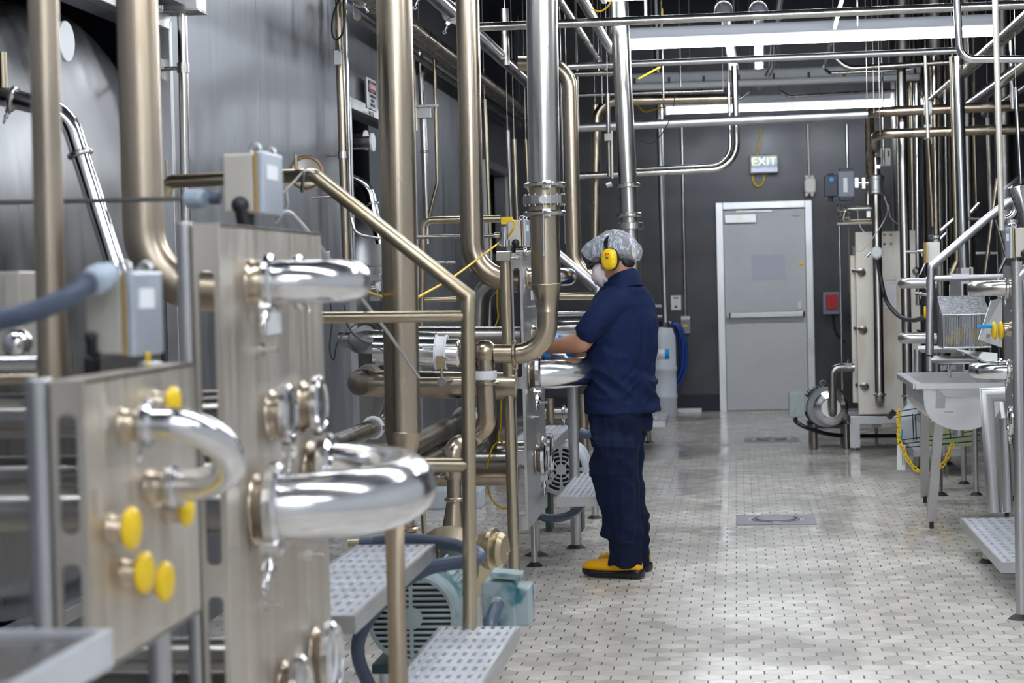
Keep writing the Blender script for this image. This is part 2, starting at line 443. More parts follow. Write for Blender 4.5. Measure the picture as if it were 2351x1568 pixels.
def up_to_ceiling(a, b):
    d = (a - b).normalized()
    return a + d * ((4.09 - a.z) / d.z) if d.z > .9 else a
LABELS = {}
def tag(o, label, cat, group=None):
    o['label'] = label; o['category'] = cat
    if group: o['group'] = group
    LABELS[label] = LABELS.get(label, 0) + 1
    return o
def thing(name, label, cat, loc, group=None):
    o = bpy.data.objects.new(name, None); COL.objects.link(o); o.location = loc; o['_o'] = tuple(loc); o.empty_display_size = .1
    return tag(o, label, cat, group)
def struct(name, mb, m, bev=0, parent=None):
    o = mb.build(name, m, parent, bev=bev)
    if parent is None: o['kind'] = 'structure'
    return o
def LP(pts): return [P(*q) for q in pts]
def pipe(label, pts, dpx, m='steel', name='steel_pipe', cat='pipe', bend=None, clamps=(), group=None, seg=20, cm='steel', raw=False, r=None, brackets=()):
    """one run of pipe: pts (px, py, depth); clamps (i, t, nut): on segment i at fraction t"""
    w = pts if raw else LP(pts)
    r = r or dpx / 2 * (pts[0][2] if not raw else 1) / F_
    if not raw and pts[0][1] <= -40: w[0] = up_to_ceiling(w[0], w[1])
    if not clamps and not brackets:
        return tag(MB().pipe(w, r, bend, seg).build(name, m), label, cat, group)
    lo = min(w, key=lambda q: q.z)
    t = thing(name, label, cat, lo, group)
    MB().pipe(w, r, bend, seg).build('tube', m, t)
    for c in clamps:
        i, f = c[0], c[1]; nut = c[2] if len(c) > 2 else 0
        q = w[i].lerp(w[i + 1], f)
        MB().clamp(q, w[i + 1] - w[i], r, nut=nut).build('clamp', cm, t)
    for c in brackets:
        i, f, dv = c; q = w[i].lerp(w[i + 1], f); d = (w[i + 1] - w[i]).normalized(); dv = V(dv)
        b = MB().lathe([(-.02, r * 1.02), (-.02, r * 1.25), (.02, r * 1.25), (.02, r * 1.02)], q, d, 16, False)
        b.cyl(q + dv.normalized() * r, q + dv, .008, seg=8); b.box(q + dv, (.012, .05, .08)).build('bracket', 'steel', t)
    return t
def text_obj(body, c, right, up, size, m, parent, name='lettering', align='CENTER', depth=.0006, sx=1):
    cu = bpy.data.curves.new(name, 'FONT'); cu.body = body; cu.size = size; cu.align_x = align; cu.align_y = 'CENTER'; cu.extrude = depth
    tmp = bpy.data.objects.new('tmp', cu); COL.objects.link(tmp)
    dg = bpy.context.evaluated_depsgraph_get(); dg.update()
    me = bpy.data.meshes.new_from_object(tmp.evaluated_get(dg)); bpy.data.objects.remove(tmp)
    right = V(right).normalized(); up = V(up).normalized(); nrm = right.cross(up)
    off = V(parent['_o'])
    for v in me.vertices: v.co = V(c) + right * v.co.x * sx + up * v.co.y + nrm * v.co.z - off
    me.materials.clear(); me.materials.append(MAT[m]); me.name = name
    o = bpy.data.objects.new(name, me); COL.objects.link(o); o.parent = parent; o['_o'] = tuple(off)
    return o
# ------------------------------------------------------------------ structure
XL, XR, YB, YF, ZC = -2.3, 3.2, 21.2, -2.5, 4.1
fl = MB().box(((XL + XR) / 2 - .6, (YB + YF) / 2, -.05), (XR - XL + 1.6, YB - YF + .4, .1)); fo = struct('floor', fl, 'hex_tiles')
struct('ceiling', MB().box(((XL + XR) / 2 - .6, (YB + YF) / 2, ZC + .05), (XR - XL + 1.6, YB - YF + .4, .1)), 'ceiling')
# left wall of steel panels with three openings for the tanks
WT = .12
def lw(y0, y1, z0, z1, m='steel_wall'): return MB().box((XL - WT / 2, (y0 + y1) / 2, (z0 + z1) / 2), (WT, y1 - y0 - .006, z1 - z0))
OPEN = [(5.3, 7.93), (11.75, 14.15), (18.3, 20.1)]
OZ0, OZ1 = .35, 2.50
wl = MB(); ys = YF
segs = [(YF, 1.6), (1.6, 3.45), (3.45, 5.3), (7.93, 9.56), (9.56, 11.75), (14.15, 16.2), (16.2, 18.3), (20.1, YB)]
for a, b in segs:
    q = lw(a, b, 0, 3.15); wl.add(q.v, q.f)
for a, b in OPEN:
    for z0, z1 in ((0, OZ0), (OZ1, 3.15)):
        q = lw(a, b, z0, z1); wl.add(q.v, q.f)
wlo = struct('wall_left', wl, 'steel_wall', bev=.002)
tr = MB()
for a, b in OPEN:
    for y in (a, b): tr.box((XL + .012, y, (OZ0 + OZ1) / 2), (.05, .035, OZ1 - OZ0 + .07))
    tr.box((XL + .012, (a + b) / 2, OZ1 + .03), (.05, b - a, .07)); tr.box((XL + .012, (a + b) / 2, OZ0), (.05, b - a, .05))
struct('trim_1', tr, 'steel_satin', bev=.004)
struct('wall_left_back', MB().box((XL - 1.65, (YF + YB) / 2, ZC / 2), (.1, YB - YF, ZC)), 'wall_navy')
struct('wall_left_upper', MB().box((XL - WT / 2, (YF + YB) / 2, (3.15 + ZC) / 2), (WT, YB - YF, ZC - 3.15)), 'wall_navy')
struct('wall_back', MB().box(((XL + XR) / 2 - .6, YB + .06, ZC / 2), (XR - XL + 1.6, .12, ZC)), 'wall_back')
struct('wall_right', MB().box((XR + .06, (YF + 9.4) / 2, ZC / 2), (.12, 9.4 - YF, ZC)), 'wall_plain')  # unseen near half, pale instead of navy so the metal reflects brighter
struct('wall_right_far', MB().box((XR + .06, (9.4 + YB) / 2, ZC / 2), (.12, YB - 9.4, ZC)), 'wall_navy')
struct('wall_front', MB().box(((XL + XR) / 2 - .6, YF - .06, ZC / 2), (XR - XL + 1.6, .12, ZC)), 'wall_plain')
struct('baseboard_back', MB().box((-.9, YB - .02, .085), (2.2, .04, .17)), 'wall_navy')

# door in the back wall
YD = YB
dl, dr = P(1648, 700, YD).x, P(1868, 700, YD).x; dt = P(1750, 463, YD).z
jw = .075
fr = MB().box((dl + jw / 2, YD - .045, dt / 2), (jw, .09, dt)).box((dr - jw / 2, YD - .045, dt / 2), (jw, .09, dt)).box(((dl + dr) / 2, YD - .045, dt - jw / 2), (dr - dl - 2 * jw, .09, jw))
door = struct('door_1', fr, 'door_metal', bev=.004)
x0, x1 = dl + jw + .003, dr - jw - .003; zt = dt - jw - .004
MB().box(((x0 + x1) / 2, YD - .03, zt / 2), (x1 - x0, .045, zt - .01)).build('door_leaf', 'door_paint', door, bev=.002)
zb = P(1760, 722, YD).z
pb = MB().rbox(((x0 + x1) / 2 - .01, YD - .105, zb), (x1 - x0 - .05, .04, .06), .01, axis='X')
pb.box((x0 + .06, YD - .075, zb), (.05, .045, .05)).box((x1 - .07, YD - .07, zb), (.06, .05, .07)).build('push_bar', 'steel_satin', door)
MB().box((x1 - .07, YD - .065, zb + .09), (.04, .03, .08)).build('latch', 'steel_satin', door)
MB().box((x0 + .045, YD - .11, zb), (.02, .05, .055)).box((x1 - .03, YD - .085, zb), (.025, .05, .05)).build_each('bar_end', 'black', door)
c = P(1700, 502, YD - .07); cl = MB().rbox(c, (.33, .05, .085), .008, axis='Y').build('door_closer', 'door_metal', door, bev=.003)
a = P(1690, 487, YD - .06); b = P(1772, 483, YD - .06)
MB().box(a.lerp(b, .5), ((b - a).length, .02, .018)).build('closer_arm', 'steel_satin', door)
MB().box(P(1828, 489, YD - .06), (.08, .02, .05)).build('strike_plate', 'door_paint', door)
c = P(1764, 614, YD - .055); MB().box(c, (M(77, 21), .004, M(57, 21))).build('pale_patch', 'pale_patch', door)
MB().rbox(P(1840, 605, YD - .06), (.045, .02, .03), .008, axis='Y').build('tag', 'yellow', door)

# floor drains
def drain(px, py, label, s=.46):
    c = PZ(px, py)
    t = thing('floor_drain', label, 'drain', (c.x, c.y, 0), 'floor drains along the aisle')
    MB().box((c.x, c.y, .002), (s, s, .006)).build('frame', 'drain_metal', t, bev=.001)
    MB().lathe([(0, .14), (.006, .14), (.006, .127), (0, .127)], (c.x, c.y, .005), (0, 0, 1), 36, False).build('ring', 'steel_polished', t)
    MB().cyl((c.x, c.y, .0045), (c.x, c.y, .006), .128, seg=36).build('gap', 'black', t)
    MB().cyl((c.x, c.y, .006), (c.x, c.y, .0125), .113, seg=36).build('lid', 'drain_metal', t)
    g = MB()
    for sx in (-1, 1): g.box((c.x + sx * .15, c.y, .009), (.02, .05, .008))
    g.build_each('lug', 'steel_polished', t)
drain(1781, 1194, 'square steel floor drain with round lid in the middle of the aisle, nearer one')
drain(1771, 1010, 'square steel floor drain with round lid before the grey door, farther one')

# fluorescent fixtures across the ceiling
def fixture(Y, z, xl, xr, label, lit=True, drop=.0):
    x0, x1 = xl, xr; xm = (x0 + x1) / 2
    t = thing('light_fixture', label, 'ceiling light', (xm, Y, z), 'fluorescent fixtures across the ceiling')
    MB().rbox((xm, Y, z + .098), (x1 - x0, .15, .085), .025, axis='X').build('housing', 'lamp_cover' if lit else 'motor_grey', t)
    if lit:
        MB().rbox((xm, Y, z + .028), (x1 - x0 - .05, .10, .05), .02, axis='X', seg=1).build('lamp_lens', 'lamp_lens', t)
        MB().box((x0 + .012, Y, z + .045), (.024, .14, .10)).box((x1 - .012, Y, z + .045), (.024, .14, .10)).build_each('end_cap', 'lamp_cover', t)
    else:
        MB().rbox((xm, Y, z + .03), (x1 - x0 - .02, .13, .05), .02, axis='X').build('diffuser', 'white_plastic', t)
        g = MB()
        n = 9
        for i in range(n): g.box((x0 + .05 + (x1 - x0 - .1) * i / (n - 1), Y - .08, z + .075), (.02, .016, .045))
        g.build_each('clip', 'black', t)
    h = MB()
    for x in (x0 + .25, x1 - .25): h.cyl((x, Y, z + .14), (x, Y, ZC), .004, seg=6)
    h.build_each('hanger', 'steel', t)
FZ = 3.0
xl, xr = -.72, 1.78
fixture(13.7, FZ, xl, xr, 'long lit fluorescent fixture hanging in front, brightest in view')
fixture(16.6, 2.985, -.85, 1.53, 'unlit grey fluorescent fixture with black clips on its side', lit=False)
fixture(18.9, 2.97, -.64, 1.72, 'lit fluorescent fixture farthest back, above the exit sign')
fixture(11.25, 3.0, -.72, 1.78, 'lit fluorescent fixture cut by the top edge of the picture')
for Y, lab in ((8.7, 'lit fluorescent fixture over the aisle above the worker'), (6.2, 'lit fluorescent fixture over the aisle above the first steps'), (3.7, 'lit fluorescent fixture over the aisle above the tall foreground cabinet'),
               (1.2, 'lit fluorescent fixture over the aisle in front of the low cabinet'), (-1.3, 'lit fluorescent fixture over the aisle, last one before the near end wall')):
    fixture(Y, 3.0, xl, xr, lab)
for Y, lab in ((3.2, 'short added light, out of view above the machines on the left, nearest of three'), (7.3, 'short added light, out of view above the machines on the left, middle of three'), (11.4, 'short added light, out of view above the machines on the left, farthest of three')):
    fixture(Y, 3.25, -2.2, -1.0, lab)  # unseen lamps, added for more light on the left side
# ------------------------------------------------------------------ machinery on the left
def holed(name, outer, holes, o, ax, ay, th, m, parent):
    """flat plate with holes; outer/holes are lists of 2D points in the (ax, ay) plane"""
    cu = bpy.data.curves.new(name, 'CURVE'); cu.dimensions = '2D'; cu.fill_mode = 'BOTH'; cu.extrude = th / 2
    for poly in [outer] + holes:
        sp = cu.splines.new('POLY'); sp.points.add(len(poly) - 1); sp.use_cyclic_u = True
        for i, (x, y) in enumerate(poly): sp.points[i].co = (x, y, 0, 1)
    tmp = bpy.data.objects.new('tmp', cu); COL.objects.link(tmp)
    dg = bpy.context.evaluated_depsgraph_get(); dg.update()
    me = bpy.data.meshes.new_from_object(tmp.evaluated_get(dg)); bpy.data.objects.remove(tmp)
    ax = V(ax).normalized(); ay = V(ay).normalized(); az = ax.cross(ay); off = V(parent['_o'])
    for v in me.vertices: v.co = V(o) + ax * v.co.x + ay * v.co.y + az * v.co.z - off
    me.materials.clear(); me.materials.append(MAT[m]); me.name = name
    ob = bpy.data.objects.new(name, me); COL.objects.link(ob); ob.parent = parent; ob['_o'] = tuple(off)
    return ob
def rrect(x0, y0, x1, y1, r, seg=5):
    out = []
    for q, (cx, cy) in enumerate(((x1 - r, y1 - r), (x0 + r, y1 - r), (x0 + r, y0 + r), (x1 - r, y0 + r))):
        for k in range(seg + 1):
            t = PI / 2 * (q + k / seg); out.append((cx + r * math.cos(t), cy + r * math.sin(t)))
    return out
def circ(x, y, r, n=20): return [(x + r * math.cos(2 * PI * k / n), y + r * math.sin(2 * PI * k / n)) for k in range(n)]

def header(label, xf, y0, y1, z0, z1, sx, slots, m='steel_sheet', postr=.017, skirt=0, name='tube_header_cabinet'):
    """steel end cabinet of a tubular machine: face plate towards the aisle, slotted flange towards the camera"""
    t = thing(name, label, 'machine', (xf - sx * .05, (y0 + y1) / 2, 0))
    MB().prism([(y0, z0), (y1, z0 + skirt), (y1, z1), (y0, z1)], (xf - sx * .006, 0, 0), (0, 1, 0), (0, 0, 1), .012).build('face_plate', m, t, bev=.002)
    fw = .052
    holed('slotted_flange', rrect(0, z0, fw, z1, .002), [rrect(.010, a, fw - .012, b, .012) for a, b in slots], (xf - (fw if sx > 0 else 0) + (0 if sx > 0 else 0), y0 - .004, 0) if sx > 0 else (xf, y0 - .004, 0), (1, 0, 0), (0, 0, 1), .006, m, t)
    MB().box((xf - sx * .03, (y0 + y1) / 2, z1 - .003), (.06, y1 - y0, .006)).build('top_lip', m, t)
    MB().box((xf - sx * .03, y1, (z0 + z1) / 2 + skirt / 2), (.06, .006, z1 - z0 - skirt)).build('rear_flange', m, t)
    for yy in (y0 + .012, y1 - .012):
        p = (xf - sx * (fw + postr + .002), yy)
        MB().cyl((*p, 0.012), (*p, z1 + .004), postr, bev=.003).build('post', 'steel_satin', t)
        MB().lathe([(0, postr * 2.4), (.006, postr * 2.2), (.02, postr * 1.2)], (*p, 0), (0, 0, 1), 16).build('foot', 'rubber', t)
    return t
def port(t, xf, y, z, r, sx, kind='stub', L=.035, nut=0.6):
    b = MB().lathe([(0, r * 1.15), (.006, r * 1.12), (.008, r), (L, r)], (xf, y, z), (sx, 0, 0), 24)
    b.build('port', 'gasket_steel', t)
    if kind == 'cap':
        MB().lathe([(0, 0), (0, r * 1.1), (.012, r * 1.15), (.014, r * .98), (.010, r * .9), (.013, r * .3), (.013, 0)], (xf + sx * L, y, z), (sx, 0, 0), 28, False).build('blind_cap', 'steel_polished', t)
        MB().clamp((xf + sx * L, y, z), (sx, 0, 0), r, nut=nut).build('clamp', 'steel_polished', t)
MAT['gasket_steel'] = MAT['steel_warm']
def ubend(label, xf, a, b, r, straight, sx, m='steel_bright', group='polished return bends on the machines', flL=.035, kx=1):
    """a, b: (y, z) of the two ports"""
    A = V((xf + sx * flL, *a)); B = V((xf + sx * flL, *b)); X = V((sx, 0, 0))
    mid = (A + B) / 2 + X * straight; half = (B - A) / 2; Rc = half.length
    pts = [A] + [mid - half * math.cos(PI * k / 20) + X * Rc * kx * math.sin(PI * k / 20) for k in range(21)] + [B]
    t = thing('u_bend_pipe', label, 'pipe', tuple(A), group)
    MB().sweep(pts, r, 28).build('tube', m, t)
    for q, nn in ((A, .9), (B, 2.6)):
        MB().clamp(q + X * .004, X, r, nut=nn).build('clamp', 'steel_polished', t)
    return t
def jbox(label, x0, x1, y0, y1, z0, z1, sx, gland=True, sticker=True):
    """junction box: body and a lid on the aisle side"""
    t = thing('junction_box', label, 'electrical box', ((x0 + x1) / 2, (y0 + y1) / 2, z0))
    xi, xo = (x0, x1) if sx > 0 else (x1, x0)
    MB().box(((xi + xo) / 2 - sx * .012, (y0 + y1) / 2, (z0 + z1) / 2), (abs(x1 - x0) - .022, y1 - y0 - .01, z1 - z0 - .008)).build('body', 'box_beige', t, bev=.003)
    MB().box((xo - sx * .016, (y0 + y1) / 2, (z0 + z1) / 2), (.006, y1 - y0 - .004, z1 - z0 - .004)).build('gasket', 'gasket_gold', t)
    MB().box((xo - sx * .006, (y0 + y1) / 2, (z0 + z1) / 2), (.013, y1 - y0, z1 - z0)).build('lid', 'box_blue', t, bev=.003)
    if sticker: MB().box((xo + sx * .001, (y0 + y1) / 2 - .01, z0 + (z1 - z0) * .68), (.002, (y1 - y0) * .5, (z1 - z0) * .24)).build('sticker', 'label_white', t)
    g = MB()
    for yy in (y0 + .02, y1 - .03): g.torus((xo - sx * .02, yy, z1 + .006), (0, 1, 0), .011, .0035, 12, 6)
    g.box((xo - sx * .02, (y0 + y1) / 2, z1 + .003), (.014, (y1 - y0) * .8, .006)).build('hinge', 'steel_polished', t)
    if gland:
        xg = (x0 + x1) / 2 - sx * .005
        g = MB().cyl((xg, y0 + .045, z0 - .03), (xg, y0 + .045, z0), .017, seg=10).cyl((xg, y0 + .045, z0 - .075), (xg, y0 + .03, z0 - .028), .013, seg=12)
        g.sph((xg, y0 - .012, z0 + .018), .019).cyl((xg, y0 - .012, z0 + .018), (xg, y0 + .015, z0 - .03), .014, seg=12)
        g.build('cable_gland', 'black', t)
    return t

# --- the tall cabinet beside the steps (near) and its twin by the worker
def machine(y0, which):
    xf = -.97; z0, z1 = .30, 1.57; y1 = y0 + .92
    far = which == 1
    lab = ['tall beige steel header cabinet with two fat polished return bends, in the left foreground',
           'tall steel header cabinet the worker is reaching into, behind the elbow pipe'][far]
    sl = [(.50, .86), (.92, 1.48)] if not far else [(.36, .60), (.66, .95), (1.0, 1.5)]
    t = header(lab, xf, y0, y1, z0, z1, 1, sl, 'steel_sheet' if not far else 'steel_satin', skirt=.0 if not far else .0)
    MB().cyl((xf + .03, y0 + .30, z0 + .12 if far else .2), (xf + .03, y0 + .3, z0 + .121), .001, seg=4) if 0 else None
    for (dy, z, r, k) in ((.23, 1.455, .043, 's'), (.49, 1.455, .043, 's'), (.23, 1.0, .066, 's'), (.74, 1.02, .066, 's'),
                          (.37, 1.18, .047, 'c'), (.68, 1.178, .05, 'c'), (.42, .585, .062, 'c'), (.74, .60, .062, 'c')):
        port(t, xf, y0 + dy, z, r, 1, 'cap' if k == 'c' else 'stub', nut=1.2 + dy)
    for (dy, z) in ((.30, 1.32), (.27, .80), (.70, .84)):
        MB().cyl((xf, y0 + dy, z), (xf + .035, y0 + dy, z), .007, seg=10).cyl((xf, y0 + dy, z), (xf + .006, y0 + dy, z), .014, seg=10).build('locating_pin', 'steel_polished', t)
    MB().box((xf + .0015, y0 + .42, 1.37), (.003, .13, .045)).build('sticker', 'label_white', t)
    ubend(['upper polished return bend on the tall cabinet in the left foreground', 'upper polished return bend beside the tall riser, above the worker\'s arm'][far], xf, (y0 + .23, 1.455), (y0 + .49, 1.455), .043, .012, 1)
    ubend(['large lower polished return bend in the left foreground, biggest in view', 'large polished return bend at the worker\'s waist'][far], xf, (y0 + .23, 1.0), (y0 + .74, 1.02), .069, .0, 1, kx=.86)
    jbox(['beige junction box with blue lid on top of the tall foreground cabinet', 'grey junction box on top of the cabinet in front of the worker'][far], -1.09, -1.003, y0 + .5, y0 + .69, 1.605, 1.738, 1)
    return t
machine(3.69, 0)
mB = machine(9.05, 1)
for k, (px, py, lab) in enumerate(((1232, 1275, 'round steel leg of the far cabinet with black foot, left of the worker'),)):
    c = PZ(px, py); t = mB
    MB().cyl((c.x, c.y, .005), (c.x, c.y, .34), .02).build('leg_tube', 'steel_satin', t)
    MB().lathe([(0, .062), (.006, .055), (.022, .024)], (c.x, c.y, 0), (0, 0, 1), 20).build('foot', 'rubber', t)
# tubes of the two machines running back to the tanks
def bundle(y0, zs, lab, x1=-1.03, x0=-2.1):
    t = thing('tube_bundle', lab, 'pipe bundle', ((x0 + x1) / 2, y0, min(z for _, z, _ in zs)))
    for dy, z, r in zs: MB().cyl((x1, y0 + dy, z), (x0, y0 + dy, z), r).build('tube', 'steel_dark', t)
bundle(3.69, [(.23, 1.0, .05), (.74, 1.02, .05), (.37, 1.18, .04), (.68, 1.178, .04), (.42, .585, .05), (.74, .6, .05)], 'bundle of horizontal steel tubes behind the tall foreground cabinet')
bundle(9.05, [(.42, .585, .05), (.74, .6, .05), (.37, 1.18, .04), (.68, 1.178, .04)], 'bundle of horizontal steel tubes behind the far cabinet', x0=-1.9)

# --- low cabinet in the left corner
xf = -.97
tC = header('low steel header cabinet with yellow caps in the bottom left corner', xf, 2.88, 3.48, .866, 1.315, 1, [(.905, 1.04), (1.085, 1.265)], postr=.021)
MB().box((xf - .03, 3.18, .868), (.06, .6, .006)).build('bottom_lip', 'steel_satin', tC)
for (y, z, r) in ((3.06, 1.235, .027), (3.19, 1.123, .027), (2.98, 1.08, .022), (3.04, 1.003, .022), (3.15, .971, .022), (3.23, 1.26, .02), (3.29, 1.07, .02)):
    port(tC, xf, y, z, r, 1, 'stub', L=.03)
ubend('small polished loop pipe on the low cabinet in the bottom left corner', xf, (3.06, 1.235), (3.19, 1.123), .0265, .03, 1)
def ycap(p, d, r, label, group):
    p = V(p); d = V(d).normalized()
    o = MB().lathe([(-.004, r * .7), (0, r * .96), (.004, r), (.008, r * .96), (.012, r * .6), (.014, 0)], p, d, 28).build('yellow_cap', 'yellow', tC); o['label'] = label; return o
for (y, z, r, lab) in ((2.98, 1.08, .034, 'yellow plastic cap highest of the three at the bottom left of the low cabinet'),
                       (3.04, 1.003, .034, 'yellow plastic cap between the other two low ones on the low cabinet'),
                       (3.15, .971, .034, 'yellow plastic cap lowest and rightmost of the three on the low cabinet'),
                       (3.23, 1.26, .026, 'yellow plastic cap just above the small polished loop pipe'),
                       (3.29, 1.07, .027, 'yellow plastic cap just below the small polished loop pipe')):
    ycap((xf + .03, y, z), (1, -.12, 0), r, lab, 'yellow caps on the low cabinet')
for (py0, py1, px, Y, lab) in ((905, 985, 236, 2.9, 'thin pale rod standing at the left of the small loop pipe'), (905, 945, 340, 3.2, 'thin pale rod above the upper yellow cap'), (1120, 1190, 224, 2.85, 'thin pale rod above the highest of the three yellow caps')):
    a, b = PX(px, py0, xf + .02), PX(px, py1, xf + .02)
    MB().cyl(a, V((a.x, a.y, b.z)), .005, seg=8).build('rod', 'steel_pale', tC)
jb = jbox('junction box with gold gasket and blue sticker, on the low cabinet at the left', -1.083, -1.0, 3.23, 3.40, 1.337, 1.478, 1, gland=False)
q = P(208, 810, 3.22)
MB().sph(P(209, 775, 3.22), .011).cyl(P(209, 775, 3.22), P(213, 850, 3.24), .010, seg=12).cyl(P(212, 815, 3.22), P(212, 855, 3.24), .0145, seg=10).build('cable_gland', 'black', jb)
MB().box(P(340, 823, 3.3), (.004, .012, .022)).build('yellow_tag', 'yellow', jb)
# ribbed hose leaving the low junction box
pts = spline([P(-60, 748, 3.1), P(60, 720, 3.1), P(140, 690, 3.12), P(215, 645, 3.16)], 14)
rr = [.0165 + .0012 * math.sin(k * 2.4) for k in range(len(pts))]
th = thing('flexible_conduit', 'thick ribbed blue-grey conduit running in from the left edge', 'hose', pts[-1])
b = MB(); fine = spline(pts, 4); b.sweep(fine, .0165, 18, rr=[.0165 + (.0012 if k % 4 < 2 else 0) for k in range(len(fine))]); b.build('hose', 'hose_grey', th)
MB().lathe([(0, .02), (.01, .024), (.03, .024), (.038, .019), (.05, .019)], P(208, 648, 3.15), P(250, 628, 3.19) - P(208, 648, 3.15), 16, False).build('fitting', 'conduit_grey', th)
# pipes and clutter, far left
pipe('vertical steel pipe nearest the left edge', [(98, -60, 3.8), (122, 900, 3.8)], 70, 'steel_aged', group=None)
pipe('thick stained steel pipe bending behind the tall foreground cabinet', [(312, -60, 5.0), (334, 662, 5.0), (560, 672, 5.0)], 98, 'steel_aged', bend=.16, seg=28)
pipe('polished steel pipe sloping down across the tank at the upper left', [(-60, 205, 6.0), (154, 258, 6.0), (290, 690, 6.0)], 46, 'steel_polished', clamps=((0, .42, 1.2), (1, .22, 3.0)), bend=.12)
pipe('short steel branch rising from the sloping pipe at the left edge', [(5, 120, 6.0), (8, 215, 6.0)], 20, 'steel_gold')
pipe('thin conduit with grey gland running to the junction box on the tall foreground cabinet', [(-40, 466, 4.5), (430, 456, 4.3)], 11, 'steel_dark', name='conduit', cat='conduit')
tg = thing('cable_gland', 'large blue-grey cable gland beside the beige junction box', 'cable gland', P(465, 470, 4.28))
MB().lathe([(0, .014), (.006, .021), (.04, .021), (.05, .016)], P(428, 456, 4.3), P(505, 455, 4.27) - P(428, 456, 4.3), 12, False).build('nut', 'conduit_grey', tg)
MB().cyl(P(482, 455, 4.28), P(506, 455, 4.28), .014).build('sleeve', 'hose_grey', tg)
t = thing('wall_box', 'small grey steel wall box cut off by the top edge', 'electrical box', P(424, 20, 7.9))
MB().box(P(424, 2, 7.9), (.14, .14, .09)).build('body', 'steel_satin', t, bev=.004)
MB().box(P(424, 29, 7.9), (.15, .15, .006)).build('flange', 'steel', t)
pipe('vertical conduit on the left wall hanging from the wall box', [(418, 28, 7.9), (428, 560, 7.9)], 24, 'steel', name='conduit', cat='conduit', brackets=((0, .24, (-.09, 0, 0)),), seg=16)
# second cabinet glimpsed at the left edge
t = thing('steel_box', 'beige steel box with polished pipe at the left edge, behind the hose', 'box', P(30, 800, 4.1))
MB().box(P(8, 725, 4.15), (.085, .1, .19)).build('body', 'steel_sheet', t, bev=.003)
MB().box(P(60, 725, 4.12), (.035, .16, .19)).build('lid', 'box_beige', t, bev=.003)
pipe('polished horizontal pipe stub at the left edge below the hose', [(-80, 835, 3.5), (88, 832, 3.5)], 36, 'steel_polished')
pipe('second horizontal pipe stub at the left edge, under the polished one', [(-80, 872, 3.6), (90, 868, 3.6)], 26, 'steel_warm')
tag(MB().sph(P(40, 790, 4.0), .032, sc=(1, 1, 1.1)).build('steel_dome', 'steel_bright'), 'bulging polished steel cap behind the hose at the left edge', 'cap')
# stair platform corner at the bottom left
def tread(t, x0, x1, y0, y1, z, nb, axis='Y', m='grating', th=.045, pitch=.105):
    f = MB()
    f.box(((x0 + x1) / 2, y0 + .004, z - th / 2), (x1 - x0, .008, th)).box(((x0 + x1) / 2, y1 - .004, z - th / 2), (x1 - x0, .008, th))
    f.box((x0 + .004, (y0 + y1) / 2, z - th / 2), (.008, y1 - y0 - .016, th)).box((x1 - .004, (y0 + y1) / 2, z - th / 2), (.008, y1 - y0 - .016, th))
    fo_ = f.build('tread_frame', 'steel_satin', t)
    g = MB()
    if axis == 'Y':
        for i in range(nb + 1):
            x = x0 + .009 + (x1 - x0 - .018) * i / nb; w = (x1 - x0) / nb * .52
            if i in (0, nb): w *= .8
            g.box((min(max(x, x0 + .009 + w / 2), x1 - .009 - w / 2), (y0 + y1) / 2, z - .0165), (w, y1 - y0 - .018, .031))
        n = int((y1 - y0) / pitch)
        for j in range(n): g.box(((x0 + x1) / 2, y0 + (y1 - y0) * (j + .5) / n, z - .0165), (x1 - x0 - .0185, pitch * .50, .023))
    g.build('grating', m, t)
t = thing('steel_platform', 'bright edge of a steel platform in the bottom left corner', 'platform', (-1.2, 2.5, 0))
MB().box((-1.245, 2.36, .955), (.68, .70, .01)).build('deck_sheet', 'steel_dark', t)
MB().box((-1.245, 2.715, .945), (.715, .012, .05)).box((-1.245, 2.005, .945), (.715, .012, .05)).box((-.892, 2.36, .945), (.016, .698, .05)).box((-1.598, 2.36, .945), (.012, .698, .05)).build('edge_frame', 'grating', t)
MB().cyl((-1.55, 2.68, 0), (-1.55, 2.68, .93), .02).cyl((-.93, 2.05, 0), (-.93, 2.05, .93), .02).build_each('leg', 'steel_satin', t)

# --- first flight of steps
def stairs():
    t = thing('access_steps', 'steel steps with sloping handrail between the cabinet and the motor, in the left half', 'steps', (-.9, 5.4, 0))
    Y = 6.05; r = M(33, Y) / 2
    tread(t, -.933, -.683, 4.55, 6.05, .385, 8)
    tread(t, -1.19, -.94, 4.75, 6.05, .64, 8)
    MB().cyl(P(1079, 1446, Y - .03), P(1074, 690, Y - .03), r).build('post', 'steel_gold', t)
    MB().pipe([P(1075, 720, Y - .03), P(1074.5, 680, Y - .03), P(722, 402, Y - .03), P(560, 408, Y + .1), P(388, 417, Y + .25), P(376, 450, Y + .25)], r * 1.005, [0, 0, .03, .03, .03, 0]).build('handrail', 'steel_gold', t)
    MB().cyl(P(1066, 726, Y - .03), P(660, 730, Y - .03), r * .8).build('middle_rail', 'steel_gold', t)
    MB().cyl(P(1073, 1068, Y - .03), P(690, 1066, Y - .03), r).build('lower_rail', 'steel_gold', t)
    MB().cyl(P(384, 412, Y + .25), P(382, 368, Y + .25), .005, seg=8).build('pin', 'steel_gold', t)
    MB().cyl(P(680, 400, Y), P(679, 354, Y), .006, seg=8).build('pin', 'steel_gold', t)
    Yn = 4.62; x = P(908, 1300, Yn).x
    MB().pipe([V((x, Yn, .01)), V((x, Yn, 1.02)), V((x - .25, Yn, 1.02))], .0225, .0).build('near_post', 'steel_warm', t)
    MB().box((-.81, 6.02, .36), (.25, .01, .03)).box((-1.06, 6.02, .50), (.03, .03, .33)).build('stringer', 'steel_warm', t)
stairs()
